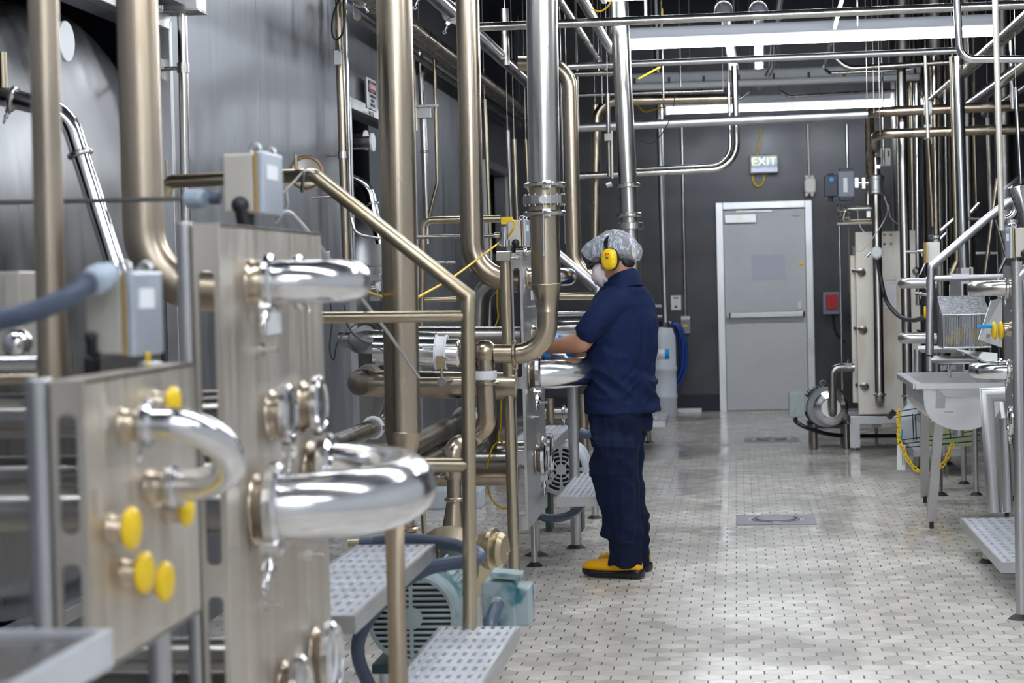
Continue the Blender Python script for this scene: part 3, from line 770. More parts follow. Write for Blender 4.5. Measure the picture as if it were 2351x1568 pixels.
# disc and wire ties on the handrail
t = thing('round_lid', 'dark round steel lid hanging behind the top of the handrail', 'lid', P(702, 425, 6.25))
MB().lathe([(0, 0), (0, .05), (.004, .053), (.012, .053), (.014, .048), (.008, 0)], P(703, 396, 6.15), (.15, -1, .1), 32, False).build('disc', 'steel_dark', t)
MB().torus(P(703, 397, 6.13), (.15, -1, .1), .050, .004, 28, 8).build('rim', 'copper_brown', t)
tag(MB().sweep(spline([P(650, 442, 5.9), P(672, 420, 5.93), P(700, 392, 5.96), P(722, 396, 5.98)], 5), .004, 8).build('wire_tie', 'steel_pale'), 'pale wire tie wrapped at the top corner of the handrail', 'wire')
tag(MB().sweep(spline([P(693, 440, 5.9), P(696, 405, 5.93), P(702, 388, 5.99)], 5), .005, 8).build('strap', 'black'), 'black strap hanging from the handrail corner', 'strap')
tag(MB().sweep(spline([P(632, 510, 5.2), P(655, 486, 5.2), P(688, 510, 5.3), P(760, 600, 5.6), P(880, 750, 6.3), P(962, 866, 6.7)], 6), .0055, 10).build('rod', 'steel_satin'), 'thin grey rod slanting down from the foreground cabinet across the tall pipe', 'rod')
tag(MB().sweep(fillet([P(656, 430, 5.2), P(662, 470, 5.2), P(640, 502, 5.2)], .02), .004, 8).build('hook', 'steel'), 'small steel hook behind the beige junction box lid', 'hook')
# ------------------------------------------------------------------ wall side, left half
def tank(label, y, z, r, x0=-3.55, group='steel tanks behind the left wall', dish=.38, ky=1):
    t = thing('steel_tank', label, 'tank', (x0, y, z - r), group)
    L = abs(x0) + XL - .22
    prof = [(0, r)] + [(L, r)] + [(L + dish * math.sin(a), r * math.cos(a)) for a in [PI / 2 * k / 12 for k in range(1, 13)]]
    b = MB().lathe(prof, (x0, y, z), (1, 0, 0), 64)
    for q in b.v: q.y = y + (q.y - y) * ky
    b.build('shell', 'steel_tank', t)
    return t
tank('large domed steel tank behind the pipes at the upper left', 7.15, 1.28, 1.22, dish=.22, ky=1.32)
tank('domed steel tank in the second wall opening, behind the tall riser', 12.95, 1.05, .95)
tank('domed steel tank in the farthest wall opening', 19.2, 1.05, .75)
def disc_cap(px, py, X, r, label, L=.5):
    c = PX(px, py, X); t = thing('blanked_pipe', label, 'pipe', (c.x - L, c.y, c.z - r), 'pipes with white end discs')
    MB().cyl(c - V((L, 0, 0)), c, r * .7).build('tube', 'steel_dark', t)
    MB().lathe([(0, 0), (0, r), (.012, r), (.014, r * .97), (.014, 0)], c, (1, -.05, 0), 32, False).build('end_disc', 'white_plastic', t)
disc_cap(146, 95, -2.35, .072, 'pipe blanked with a white disc high above the left tank')
disc_cap(838, 322, -2.28, .062, 'pipe with white end disc, left one of the pair in the second opening')
disc_cap(853, 327, -2.23, .058, 'pipe with white end disc, right one of the pair in the second opening')
# hood over the left opening
tag(MB().box((-2.42, 7.0, 2.62), (.5, 1.8, .02), R=Matrix.Rotation(.12, 3, 'Y')).build('steel_hood', 'steel_dark'), 'dark steel hood plate over the left tank opening', 'hood')
def P5(label, pts, d, m='steel', **k): return pipe(label, pts, d, m, **k)
P5('steel elbow pipe inside the second wall opening', [(800, 408, 12.3), (846, 428, 12.3), (872, 560, 12.3)], 24, 'steel_polished', clamps=((1, .3, 0),), bend=.12)
P5('bright conduit running down beside the second wall opening', [(775, -40, 11.2), (797, 640, 11.2)], 21, 'steel_warm', name='conduit', cat='conduit', brackets=((0, .29, (-.13, 0, 0)), (0, .73, (-.16, 0, 0))), seg=14)
P5('thin conduit close to the right of the bright wall conduit', [(792, -40, 11.35), (809, 640, 11.35)], 8, 'steel_polished', name='conduit', cat='conduit', seg=10)
t = thing('wall_plate', 'small blank steel plate on the bright wall conduit', 'plate', P(775, 149, 11.1))
MB().box(P(775, 132, 11.1), (.045, .012, .085)).build('plate', 'steel_satin', t, bev=.003)
tag(MB().sweep(spline([P(784, -20, 11), P(764, 40, 11), P(764, 82, 11), P(778, 88, 11), P(790, 60, 11), P(788, -20, 11)], 6), .006, 8).build('cable_loop', 'black'), 'black cable loop hanging at the top of the bright wall conduit', 'cable')
tag(MB().sweep(spline([P(772, 88, 11), P(776, 92, 11), P(779, 118, 11)], 6), .003, 6).build('cable', 'black'), 'short black cable under the cable loop', 'cable')
# danger sign on the beam over the second opening
t = thing('danger_sign', 'white danger sign with red oval above the second wall opening', 'sign', (XL + .04, 13.2, 2.3))
c = V((XL + .045, 12.40, 2.634)); sw, sh = .30, .17
def sgn(dy, dz, w, h, m, th, name): return MB().box(c + V((th / 2 - .003, dy, dz)), (th, w, h)).build(name, m, t)
sgn(0, 0, sw, .19, 'label_white', .006, 'board'); sgn(0, .042, sw * .88, .075, 'ink', .008, 'black_panel')
MB().sph(c + V((.006, 0, .042)), .034, sc=(.05, 3.5, 1)).build('white_oval', 'label_white', t)
MB().sph(c + V((.008, 0, .042)), .031, sc=(.05, 3.6, 1)).build('red_oval', 'sign_red', t)
text_obj('DANGER', c + V((.012, 0, .041)), (0, 1, 0), (0, 0, 1), .048, 'label_white', t)
for k, s_ in enumerate(('CONFINED SPACE', 'ENTER BY', 'PERMIT ONLY')):
    text_obj(s_, c + V((.006, 0, -.016 - .028 * k)), (0, 1, 0), (0, 0, 1), .026, 'ink', t)
text_obj('. . .\nWATER', PX(852, 254, XL + .06), (0, 1, 0), (0, 0, 1), .05, 'ink', t)
# conduits on the far left wall
P5('wall conduit with a plate box, left one right of the tall riser', [(963, 120, 14.3), (973, 320, 14.3), (982, 560, 14.3)], 15, 'steel', name='conduit', cat='conduit', clamps=((0, .25, 0), (1, .12, 0)), seg=12)
P5('golden wall conduit bending left to the handrail', [(997, 130, 14.1), (1004, 420, 14.1), (985, 495, 14.1)], 8, 'steel_gold', name='conduit', cat='conduit', seg=10)
P5('thin golden wall conduit beside the tall riser', [(950, 120, 14.0), (956, 300, 14.0)], 6, 'steel_gold', name='conduit', cat='conduit', seg=8)
t = thing('wall_box', 'square grey steel box between the two wall conduits', 'electrical box', P(973, 275, 14.0))
MB().box(P(973, 258, 14.05), (.115, .06, .085)).build('body', 'steel_satin', t, bev=.004)
MB().box(P(981, 243, 14.0), (.16, .03, .016)).build('rail', 'steel', t)
# big risers
P = P
t = thing('riser_pipe', 'tall thick steel riser tapering at the bottom, left of the handrail post', 'pipe', P(920, 1240, 7.0))
Y = 7.0
a, b, c_, d = P(903, -80, Y), P(925, 990, Y), P(925, 1050, Y), P(928, 1240, Y)
R = M(41.5, Y); a = up_to_ceiling(a, b)
MB().lathe([(0, R), ((b - a).length, R)], a, b - a, 40).build('tube', 'steel_warm', t)
MB().lathe([(0, R), (.004, R * 1.02), (.008, R), ((c_ - b).length, R * .74), ((c_ - b).length + .2, R * .62)], b, c_ - b, 40).build('reducer', 'steel_warm', t)
MB().cyl(c_, d, R * .6).build('lower_tube', 'steel_warm', t)
MB().clamp(P(930, 1215, Y), (0, 0, 1), R * .62, nut=.4).build('clamp', 'steel_warm', t)
P5('thick bronze-stained riser bending right toward the far cabinet', [(1072, -60, 9.2), (1086, 632, 9.2), (1192, 646, 9.2)], 54, 'steel_warm', bend=.17, seg=28)
P5('dark wide elbow pipe under the stained riser', [(1150, 648, 9.6), (1104, 650, 9.6), (1098, 800, 9.6)], 44, 'steel_dark', bend=.13)
# riser with flanges, reducer and elbow, in front of the worker's hands
t = thing('riser_pipe', 'tall flanged riser with reducer and elbow, in front of the worker\'s hands', 'pipe', P(1256, 830, 8.6))
Y = 8.6; R = M(36.5, Y)
a, b = P(1243, -80, Y), P(1249, 418, Y); a = up_to_ceiling(a, b); MB().lathe([(0, R), ((b - a).length, R)], a, b - a, 40).build('tube', 'steel', t)
b2 = P(1250, 492, Y); MB().lathe([(0, R * .97), ((b2 - b).length, R * .97)], b, b2 - b, 40).build('spool', 'steel_gold', t)
for yy in (425, 490): MB().clamp(P(1251, yy, Y), (0, 0, 1), R, wdt=M(12, Y), nut=3.3).build('clamp', 'steel', t)
g = MB().lathe([(-.018, R * 1.0), (-.018, R * 1.36), (.018, R * 1.36), (.018, R)], P(1250, 459, Y), (0, 0, 1), 32, False)
for k in range(16):
    q = P(1250, 459, Y) + V((math.cos(k * PI / 8), math.sin(k * PI / 8), 0)) * R * 1.25; g.cyl(q - V((0, 0, .026)), q + V((0, 0, .026)), .006, seg=6)
g.build('bolted_flange', 'steel', t)
MB().cyl(P(1246, 458, Y - .10), P(1246, 458, Y - .06), M(9, Y)).cyl(P(1247, 466, Y - .095), P(1248, 580, Y - .095), M(2.6, Y), seg=8).cyl(P(1248, 578, Y - .095), P(1248, 588, Y - .095), M(4, Y), seg=8).build('valve_lever', 'steel_polished', t)
c_ = P(1254, 652, Y); d = P(1257, 715, Y)
MB().lathe([(0, R * .93), ((c_ - b2).length, R * .93)], b2, c_ - b2, 40).build('lower_tube', 'steel_warm', t)
r2 = M(23.5, Y)
MB().lathe([(0, R * .93), (.003, R * .96), (.006, R * .93), ((d - c_).length, r2), ((d - c_).length + .004, r2 * 1.04), ((d - c_).length + .008, r2)], c_, d - c_, 40).build('reducer', 'steel_warm', t)
MB().pipe([d, P(1258, 812, Y), P(1186, 812, Y)], r2, .135, 32).build('elbow', 'steel_warm', t)
MB().clamp(P(1181, 812, Y), (1, 0, 0), r2, wdt=M(9, Y), nut=1.9).build('clamp', 'steel_warm', t)
# tee with down leg
t = thing('tee_pipe', 'steel tee with bulging body and white band, left of the elbow riser', 'pipe', P(1116, 1000, Y))
MB().cyl(P(1181, 812, Y), P(1135, 812, Y), r2 * .93).build('branch', 'steel_warm', t)
MB().sph(P(1113, 808, Y), M(29, Y), 32, 20, sc=(1, 1, 1)).build('body', 'steel_warm', t)
MB().pipe([P(1113, 815, Y), P(1119, 975, Y), P(1082, 1010, Y + .05), P(1046, 1050, Y - .2)], M(22, Y), .07, 28).build('down_leg', 'steel_warm', t)
MB().lathe([(0, r2 * 1.08), (.004, r2 * 1.14), (.036, r2 * 1.14), (.04, r2 * 1.08)], P(1115, 872, Y), (0, 0, 1), 32, False).build('white_band', 'white_plastic', t)
MB().clamp(P(1116, 880, Y), (0, 0, 1), M(22, Y), wdt=M(9, Y), nut=5.9).build('clamp', 'steel_warm', t)
MB().clamp(P(1083, 808, Y), (1, 0, 0), M(26, Y), wdt=M(9, Y), nut=1.3).build('clamp', 'steel', t)
# insulated pipe to its left
t = thing('insulated_pipe', 'fat horizontal insulated pipe with white collar and label, left of the tee', 'pipe', P(1000, 845, Y))
Y = 8.3; ri = M(34, Y)
a, b = P(1058, 811, Y), P(860, 806, Y)
MB().lathe([(0, ri * .75), (.006, ri * .97), (.012, ri), ((b - a).length, ri)], a, b - a, 36).build('jacket', 'steel_polished', t)
MB().lathe([(0, ri * 1.02), (0, ri * 1.2), (.006, ri * 1.2), (.008, ri * 1.08), (.042, ri * 1.08), (.044, ri * 1.2), (.05, ri * 1.2), (.05, ri * 1.02)], P(1027, 809, Y), b - a, 36, False).build('white_collar', 'white_plastic', t)
MB().box(P(1012, 832, Y - .066), (M(19, Y), .012, M(30, Y))).build('brown_patch', 'box_brown', t)
MB().box(P(985, 798, Y - .061), (M(31, Y), .004, M(13, Y))).build('label', 'label_white', t)
text_obj('Product 12/23\nNon INSL', P(985, 798, Y - .0645), (1, 0, 0), (0, 0, 1), M(5.2, Y), 'ink', t)
P5('large horizontal pipe ending in a bend behind the tall riser, upper one', [(1000, 790, 8.75), (824, 784, 8.75), (838, 772, 9.8)], 58, 'steel', bend=.09)
P5('large horizontal bronze pipe ending in a bend behind the tall riser, lower one', [(1186, 886, 8.95), (826, 880, 8.95), (850, 862, 10.2)], 64, 'steel_warm', bend=.12, seg=28)
P5('large dark horizontal pipe behind the insulated one', [(1196, 772, 9.3), (950, 772, 9.3)], 46, 'steel_dark')
P5('thin rod with round valve under the insulated pipe', [(960, 868, 8.2), (1062, 868, 8.2)], 5, 'steel_gold', seg=8)
t = thing('sample_valve', 'small round-faced steel valve on the thin rod under the insulated pipe', 'valve', P(1018, 890, 8.1))
MB().cyl(P(1013, 877, 8.05), P(1030, 873, 8.2), M(10, 8.1)).build('body', 'steel', t)
MB().cyl(P(1014, 868, 8.1), P(1014, 845, 8.1), M(3, 8.1), seg=8).build('stem', 'steel_gold', t)
# diagonal pipes low down
P5('sloping pipe with white ring low on the left, nearest the foreground cabinet', [(680, 1052, 7.5), (882, 972, 8.6), (905, 900, 8.7)], 46, 'steel_dark', bend=.12, clamps=((0, .86, 0),), cm='white_plastic')
P5('thick sloping pipe low down behind the riser reducer', [(800, 1098, 7.6), (1085, 958, 9.2)], 60, 'steel_dark', clamps=((0, .93, 0),), cm='white_plastic')
P5('second thick sloping pipe just under the other', [(880, 1110, 7.9), (1110, 990, 9.2)], 36, 'steel_dark')
P5('thin sloping pipe lowest of the sloping group', [(980, 1100, 8.2), (1120, 1020, 9.0)], 14, 'steel')
P5('horizontal bronze pipe low between the handrail post and the far cabinet', [(960, 1098, 9.25), (1190, 1094, 9.25)], 40, 'steel_warm')
P5('dark wide elbow low behind the tee', [(1118, 960, 9.5), (1110, 1078, 9.5), (1180, 1085, 9.5)], 56, 'steel_dark', bend=.1)
t = thing('riser_pipe', 'short conical pump riser with clamp just left of the handrail post', 'pipe', P(1042, 1240, 8.3))
Y = 8.3
MB().sweep(fillet([P(1075, 1018, Y + .1), P(1040, 1020, Y), P(1042, 1100, Y)], .05), M(22, Y), 24).build('elbow', 'steel_warm', t)
a, b = P(1042, 1090, Y), P(1043, 1148, Y); MB().cyl(a, b, M(17, Y)).build('tube', 'steel_warm', t)
a, b = P(1043, 1148, Y), P(1040, 1240, Y); MB().lathe([(0, M(17, Y)), ((b - a).length, M(30, Y))], a, b - a, 28).build('reducer', 'steel_warm', t)
MB().clamp(P(1043, 1146, Y), (0, 0, 1), M(17, Y), nut=3.3).build('clamp', 'steel_gold', t)
P5('thin vertical pipe with clamp right of the large return bend', [(966, 1090, 6.9), (974, 1225, 6.9)], 12, 'steel_warm', clamps=((0, .05, 0),))
# golden post with sensor valve
t = thing('valve_post', 'golden steel post with sampling valve on top, left of the elbow riser', 'post', P(1182, 1370, 8.93))
a, b = P(1160, 600, 8.93), P(1183, 1370, 8.93)
b = V((b.x, b.y, 0.0)); MB().cyl(a, b, M(13, 8.93)).build('post', 'steel_gold', t)
Y = 8.9
MB().box(P(1157, 588, Y), (M(34, Y), .06, M(22, Y))).box(P(1180, 593, Y), (M(26, Y), .04, M(7, Y))).build('valve_block', 'steel', t, bev=.003)
MB().cyl(P(1158, 566, Y), P(1158, 552, Y), M(13, Y)).cyl(P(1158, 552, Y), P(1157, 520, Y), M(8, Y)).build('actuator', 'steel_polished', t)
MB().cyl(P(1147, 540, Y), P(1135, 540, Y), M(6, Y)).cyl(P(1185, 579, Y), P(1222, 579, Y), M(8, Y)).build_each('side_port', 'steel_polished', t)
MB().clamp(P(1206, 579, Y), (1, 0, 0), M(8, Y), nut=2).build('clamp', 'steel', t)
tc = thing('yellow_cable', 'yellow sensor cable with plug looping down from the valve post', 'cable', P(1160, 500, Y))
MB().rbox(P(1164, 504, Y), (M(26, Y), .02, M(12, Y)), .004, axis='Y').box(P(1157, 510, Y), (M(12, Y), .02, M(10, Y))).build('plug', 'yellow', tc)
cr = M(2.4, Y)
MB().sweep(spline([P(1172, 501, Y), P(1182, 512, Y), P(1177, 528, Y), P(1162, 548, Y + .05), P(1140, 562, Y), P(1040, 636, 8.0), P(960, 682, 7.4)], 8), cr, 8).build('cable', 'yellow_cable', tc)
tag(MB().sweep(spline([P(834, 663, 6.6), P(850, 672, 6.7), P(878, 681, 7.2)], 8), cr * .8, 8).build('yellow_cable', 'yellow_cable'), 'short piece of yellow cable left of the tall riser', 'cable')
tag(MB().sweep(spline([P(1141, 640, 9.4), P(1142, 700, 9.4), P(1143, 735, 9.4), P(1120, 780, 9.3), P(1116, 820, 9.3)], 8), cr, 8).build('yellow_cable', 'yellow_cable'), 'yellow cable dropping behind the tee, left strand', 'cable')
tag(MB().sweep(spline([P(1165, 615, 10.0), P(1172, 680, 10.0), P(1166, 740, 10.0), P(1178, 770, 10.0)], 8), cr, 8).build('yellow_cable', 'yellow_cable'), 'yellow cable behind the golden post, right strand', 'cable')
tag(MB().sweep(spline([P(1152, 900, 9.5), P(1148, 1000, 9.5), P(1130, 1030, 9.4), P(1118, 1080, 9.4), P(1122, 1130, 9.4), P(1140, 1160, 9.4), P(1165, 1168, 9.4), P(1190, 1150, 9.4)], 8), cr, 8).build('yellow_cable', 'yellow_cable'), 'yellow cable forming a long low loop beside the golden post', 'cable')
tag(MB().sweep(spline([P(1148, 1010, 9.7), P(1170, 1040, 9.8), P(1186, 1075, 9.9)], 8), cr, 8).build('yellow_cable', 'yellow_cable'), 'yellow cable crossing behind the golden post near the low loop', 'cable')
tag(MB().sweep(spline([P(758, 690, 6.9), P(762, 740, 6.9), P(757, 800, 6.9), P(766, 826, 6.9), P(778, 780, 6.9), P(820, 742, 7), P(850, 740, 7.2), P(875, 760, 7.3)], 8), .0028, 6).build('black_cable', 'black'), 'thin black cable looping on the wall left of the tall riser', 'cable')
tag(MB().sweep(spline([P(790, 700, 7), P(795, 740, 7), P(820, 775, 7.1), P(880, 805, 7.3)], 8), .0028, 6).build('black_cable', 'black'), 'thin black cable sagging behind the tall riser', 'cable')
# valve cluster on the wall by the riser
t = thing('wall_valve', 'small steel wall valve with clamp left of the tall riser', 'valve', P(860, 690, 7.6))
MB().box(P(862, 636, 7.7), (M(30, 7.7), .05, M(16, 7.7))).box(P(862, 684, 7.7), (M(24, 7.7), .05, M(14, 7.7))).build_each('block', 'steel', t, bev=.003)
MB().cyl(P(836, 660, 7.7), P(872, 657, 7.7), M(8, 7.7)).build('port', 'steel_polished', t)
MB().clamp(P(868, 657, 7.7), (1, 0, 0), M(9, 7.7), nut=1).build('clamp', 'white_plastic', t)
P5('small hooked steel pipe beside the foreground return bend', [(700, 594, 8.3), (735, 594, 8.3)], 12, 'steel_warm')
tag(MB().box(P(733, 592, 8.5), (M(52, 8.5), .02, M(30, 8.5))).build('steel_bracket', 'steel_satin', bev=.003), 'flat steel bracket behind the slanting grey rod', 'bracket')
# second handrail behind the riser (steps by the worker)
t = thing('access_steps', 'steel steps with sloping handrail behind the worker', 'steps', (-.9, 10.8, 0))
Y = 11.0; r = M(10.5, Y)
MB().pipe([P(1376, 760, Y), P(1372, 660, Y), P(1236, 545, Y), P(1190, 545, Y)], r, 0).build('handrail', 'steel_satin', t)
MB().cyl(P(1368, 680, Y), P(1285, 680, Y), r * .85).build('middle_rail', 'steel_gold', t)
x1 = P(1369, 1088, 10.9).x
tread(t, -.89, -.70, 9.6, 10.8, .385, 6); tread(t, -1.20, -.955, 10.2, 11.45, .60, 7)
for (px, py, rr_, top) in ((1323, 1258, 12.5, .92),):
    c = PZ(px, py); MB().cyl((c.x, c.y, .005), (c.x, c.y, top), M(rr_, c.y)).build('leg', 'steel_satin', t)
    MB().lathe([(0, .055), (.006, .048), (.02, .03)], (c.x, c.y, 0), (0, 0, 1), 20).build('foot', 'rubber', t)
c = PZ(1366, 1190); MB().cyl((c.x, c.y, .005), (c.x, c.y, .36), M(8, c.y)).build('leg', 'steel_satin', t)
MB().lathe([(0, .05), (.006, .04), (.02, .02)], (c.x, c.y, 0), (0, 0, 1), 16).build('foot', 'rubber', t)
# rails of the first platform further back
P5('bronze handrail with rounded corner behind the tall riser', [(1150, 502, 10.2), (972, 506, 10.2), (968, 800, 10.2)], 17, 'steel_gold', name='handrail', cat='handrail', bend=.05)
P5('thin dark horizontal tube under the bronze handrail', [(955, 545, 9.9), (1140, 541, 9.9)], 9, 'steel_dark')
P5('short golden rail lower behind the tall riser', [(972, 689, 10.2), (1048, 687, 10.2)], 12, 'steel_gold', name='handrail', cat='handrail')
P5('thin steel tube with small valve handle behind the sloping handrail', [(960, 604, 10.4), (1046, 603, 10.4)], 7, 'steel', clamps=((0, .75, 1),))
P5('thin tube between the wall and the handrail', [(716, 454, 8.2), (764, 452, 8.2)], 6, 'steel')
P5('thin steel tube hooping below the second wall opening', [(806, 500, 11.3), (815, 538, 11.3), (872, 548, 11.3)], 7, 'steel_polished', bend=.08)
# ---- motor and pump under the steps
def motor1():
    t = thing('electric_motor', 'worn teal electric motor with slatted fan cover behind the lower step', 'motor', (-1.03, 6.6, 0))
    c = P(944, 1420, 6.3); r = M(110, 6.3); ax = V((.02, 1, 0)).normalized()
    MB().lathe([(0, r * .86), (.006, r * .93), (.02, r * .99), (.05, r), (.16, r), (.17, r * .97)], c, ax, 48, cap=False).build('fan_cover', 'motor_teal', t)
    # slatted grille: ring plus horizontal bars, dark behind
    g = MB()
    n = 14
    for k in range(n):
        z = -r * .84 + 2 * r * .84 * (k + .5) / n; h = math.sqrt(max(0, (r * .88) ** 2 - z * z))
        g.box(c + V((0, .004, z)), (2 * h, .008, r * .058))
    g.lathe([(0, r * .86), (0, r * .94), (.01, r * .94), (.01, r * .86)], c - ax * .003, ax, 48, False)
    g.box(c + V((0, .003, 0)), (.012, .01, r * 1.7)).cyl(c - ax * .006, c + ax * .01, r * .24, seg=28)
    g.build('grille', 'motor_teal_light', t)
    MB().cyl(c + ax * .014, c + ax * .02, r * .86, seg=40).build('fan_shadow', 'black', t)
    b = MB().cyl(c + ax * .16, c + ax * .5, r * .80, seg=40)
    for k in range(30):
        a = 2 * PI * k / 30; q = V((math.cos(a), 0, math.sin(a)))
        b.box(c + ax * .33 + q * r * .86, (.006, .32, r * .2), R=Matrix.Rotation(-a + PI / 2, 3, 'Y'))
    b.build('ribbed_body', 'motor_teal', t)
    MB().torus(c + ax * .3 + V((.02, 0, r * 1.12)), (0, 1, 0), .022, .006, 20, 8).build('lifting_eye', 'copper_brown', t)
    f = MB().box((c.x - .07, c.y + .3, c.z - r * 1.02), (.05, .26, .05)).box((c.x + .07, c.y + .3, c.z - r * 1.02), (.05, .26, .05)).box((c.x, c.y + .3, c.z - r * 1.2), (.3, .42, .03))
    f.build_each('foot', 'motor_darkgreen', t)
    l = MB()
    for sx in (-1, 1):
        for sy in (.14, .46): l.cyl((c.x + sx * .12, c.y + sy, .004), (c.x + sx * .12, c.y + sy, c.z - r * 1.2 - .014), .016, seg=12)
    l.build_each('stand', 'steel_satin', t)
    # terminal box
    q = P(1150, 1386, 6.45)
    bx = MB().rbox(q, (M(78, 6.45), .13, M(118, 6.45)), .015, axis='Y', R=Matrix.Rotation(.0, 3, 'Y'))
    bx.build('terminal_box', 'motor_teal', t, bev=.006)
    MB().rbox(P(1204, 1386, 6.5), (M(34, 6.5), .16, M(88, 6.5)), .008, axis='X').box(P(1165, 1318, 6.42), (M(70, 6.45), .10, M(14, 6.45)), R=Matrix.Rotation(.1, 3, 'Y')).build('box_cover', 'motor_teal', t, bev=.006)
    MB().cyl(P(1138, 1392, 6.33), P(1142, 1380, 6.4), M(16, 6.4), seg=6).build('gland_nut', 'motor_teal_light', t)
    return t
motor1()
tp = thing('pump', 'brass-toned centrifugal pump head behind the teal motor, beside the handrail post', 'pump', P(1050, 1330, 7.1))
c = P(1030, 1305, 6.95); R_ = .145
MB().lathe([(0, R_ * .75), (.02, R_), (.06, R_), (.075, R_ * .9)], c, (0, 1, 0), 44, False).build('backplate', 'steel_gold', tp)
MB().lathe([(.075, R_ * .86), (.12, R_ * .86), (.15, R_ * .6), (.17, R_ * .35)], c, (0, 1, 0), 44).build('volute', 'steel_warm', tp)
a = P(1105, 1258, 7.0); MB().lathe([(0, .055), (.02, .06), (.035, .075), (.05, .075), (.055, .06), (.075, .062), (.09, .05)], a, (1, -.25, -.05), 36, False).build('suction_flange', 'steel_gold', tp)
MB().cyl(P(1150, 1262, 7.05), P(1170, 1258, 7.05), .012).cyl(P(1164, 1268, 7.0), P(1148, 1294, 7.0), .006, seg=8).sph(P(1146, 1296, 7.0), .014).build('lever', 'steel_polished', tp)
l = MB()
for sx in (-.09, .09): l.cyl((c.x + sx, c.y + .05, .004), (c.x + sx, c.y + .05, c.z - .09), .014, seg=12)
l.build_each('leg', 'steel_satin', tp)
# grey hoses
def hose(label, pts, dpx, m='hose_grey', ends=True, name='hose'):
    w = spline([P(*q) for q in pts], 8); r = M(dpx / 2, pts[0][2])
    return tag(MB().sweep(w, r, 16).build(name, m), label, 'hose')
hose('thick grey-blue hose looping from the motor down past the lower step', [(862, 1246, 6.75), (930, 1240, 6.7), (1010, 1246, 6.55), (1078, 1262, 6.25), (1100, 1278, 6.17), (1070, 1288, 6.17), (985, 1304, 6.18), (915, 1345, 6.18), (862, 1400, 6.18), (826, 1460, 6.18), (824, 1515, 6.18), (850, 1580, 6.18)], 30)
hose('short grey-blue hose leaving the teal terminal box', [(1143, 1385, 6.35), (1132, 1415, 6.3), (1122, 1450, 6.25), (1116, 1500, 6.25)], 30)
t = thing('hose_coupling', 'steel and blue hose coupling above the upper step', 'coupling', P(830, 1255, 6.8))
MB().cyl(P(800, 1248, 6.8), P(826, 1247, 6.8), .016).build('nut', 'steel_gold', t); MB().cyl(P(826, 1247, 6.8), P(872, 1246, 6.8), .021, seg=12).build('sleeve', 'hose_grey', t)
# small far motor under the second steps
t = thing('electric_motor', 'pale grey electric motor with ring-slotted fan cover under the far steps', 'motor', P(1290, 1180, 10.9))
Y = 11.2
c = P(1288, 1078, Y); r = M(62, Y)
MB().lathe([(0, r * .80), (.01, r * .92), (.03, r), (.14, r), (.16, r * .9), (.45, r * .9)], c, (0, 1, 0), 40, cap=False).build('body', 'motor_grey', t)
holes = []
for R0 in (.26, .42, .58, .74):
    for k in range(8):
        a0 = 2 * PI * k / 8 + .1; a1 = a0 + 2 * PI / 8 - .2; w = .055
        holes.append([(r * (R0 - w) * math.cos(a0 + (a1 - a0) * i / 5), r * (R0 - w) * math.sin(a0 + (a1 - a0) * i / 5)) for i in range(6)] + [(r * (R0 + w) * math.cos(a1 - (a1 - a0) * i / 5), r * (R0 + w) * math.sin(a1 - (a1 - a0) * i / 5)) for i in range(6)])
holed('fan_grille', circ(0, 0, r * .86, 40), holes, c, (1, 0, 0), (0, 0, 1), .006, 'motor_grey', t)
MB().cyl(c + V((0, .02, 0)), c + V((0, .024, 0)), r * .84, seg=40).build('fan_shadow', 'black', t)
l = MB()
for sx in (-1, 1): l.box((c.x + sx * .09, c.y + .2, (c.z - r) / 2), (.03, .2, c.z - r + .02))
l.build_each('stand', 'motor_darkgreen', t)
hose('grey hose behind the worker\'s legs beside the pale motor', [(1330, 992, 10.9), (1350, 998, 10.9), (1400, 1000, 10.9), (1450, 1010, 11)], 22)
hose('grey hose lying on the floor beside the far cabinet leg', [(1215, 1140, 10.3), (1225, 1170, 10.3), (1250, 1188, 10.3), (1290, 1188, 10.4), (1320, 1175, 10.5), (1345, 1150, 10.7)], 20)
# curb on the left floor
tag(MB().box((-1.95, 12.6, .06), (.62, .25, .12)).build('curb', 'barrel', bev=.01), 'low pale curb across the floor behind the low yellow cable loop', 'curb')

# pipework glimpsed between the riser and the worker
P5('polished horizontal pipe glimpsed between the elbow riser and the sleeve, lower fat one', [(1215, 756, 10.9), (1342, 752, 10.9)], 38, 'steel_polished')
P5('slim horizontal pipe glimpsed between the elbow riser and the sleeve, upper one', [(1215, 722, 11.1), (1360, 719, 11.1)], 12, 'steel')
P5('golden post standing behind the polished waist bend', [(1262, 915, 11.6), (1266, 1010, 11.6), (1268, 1140, 11.6)], 19, 'steel_gold', bend=0)
P5('dark horizontal pipe behind the golden post under the polished waist bend', [(1205, 950, 12.2), (1350, 946, 12.2)], 26, 'steel_dark', clamps=((0, .62, 1), (0, .85, 2)))
P5('second dark horizontal pipe low behind the polished waist bend', [(1205, 985, 12.4), (1352, 982, 12.4)], 16, 'steel_warm', clamps=((0, .7, 4),))
P5('conical steel drop behind the leg of the far steps', [(1336, 905, 11.9), (1342, 1075, 11.9)], 24, 'steel_warm')
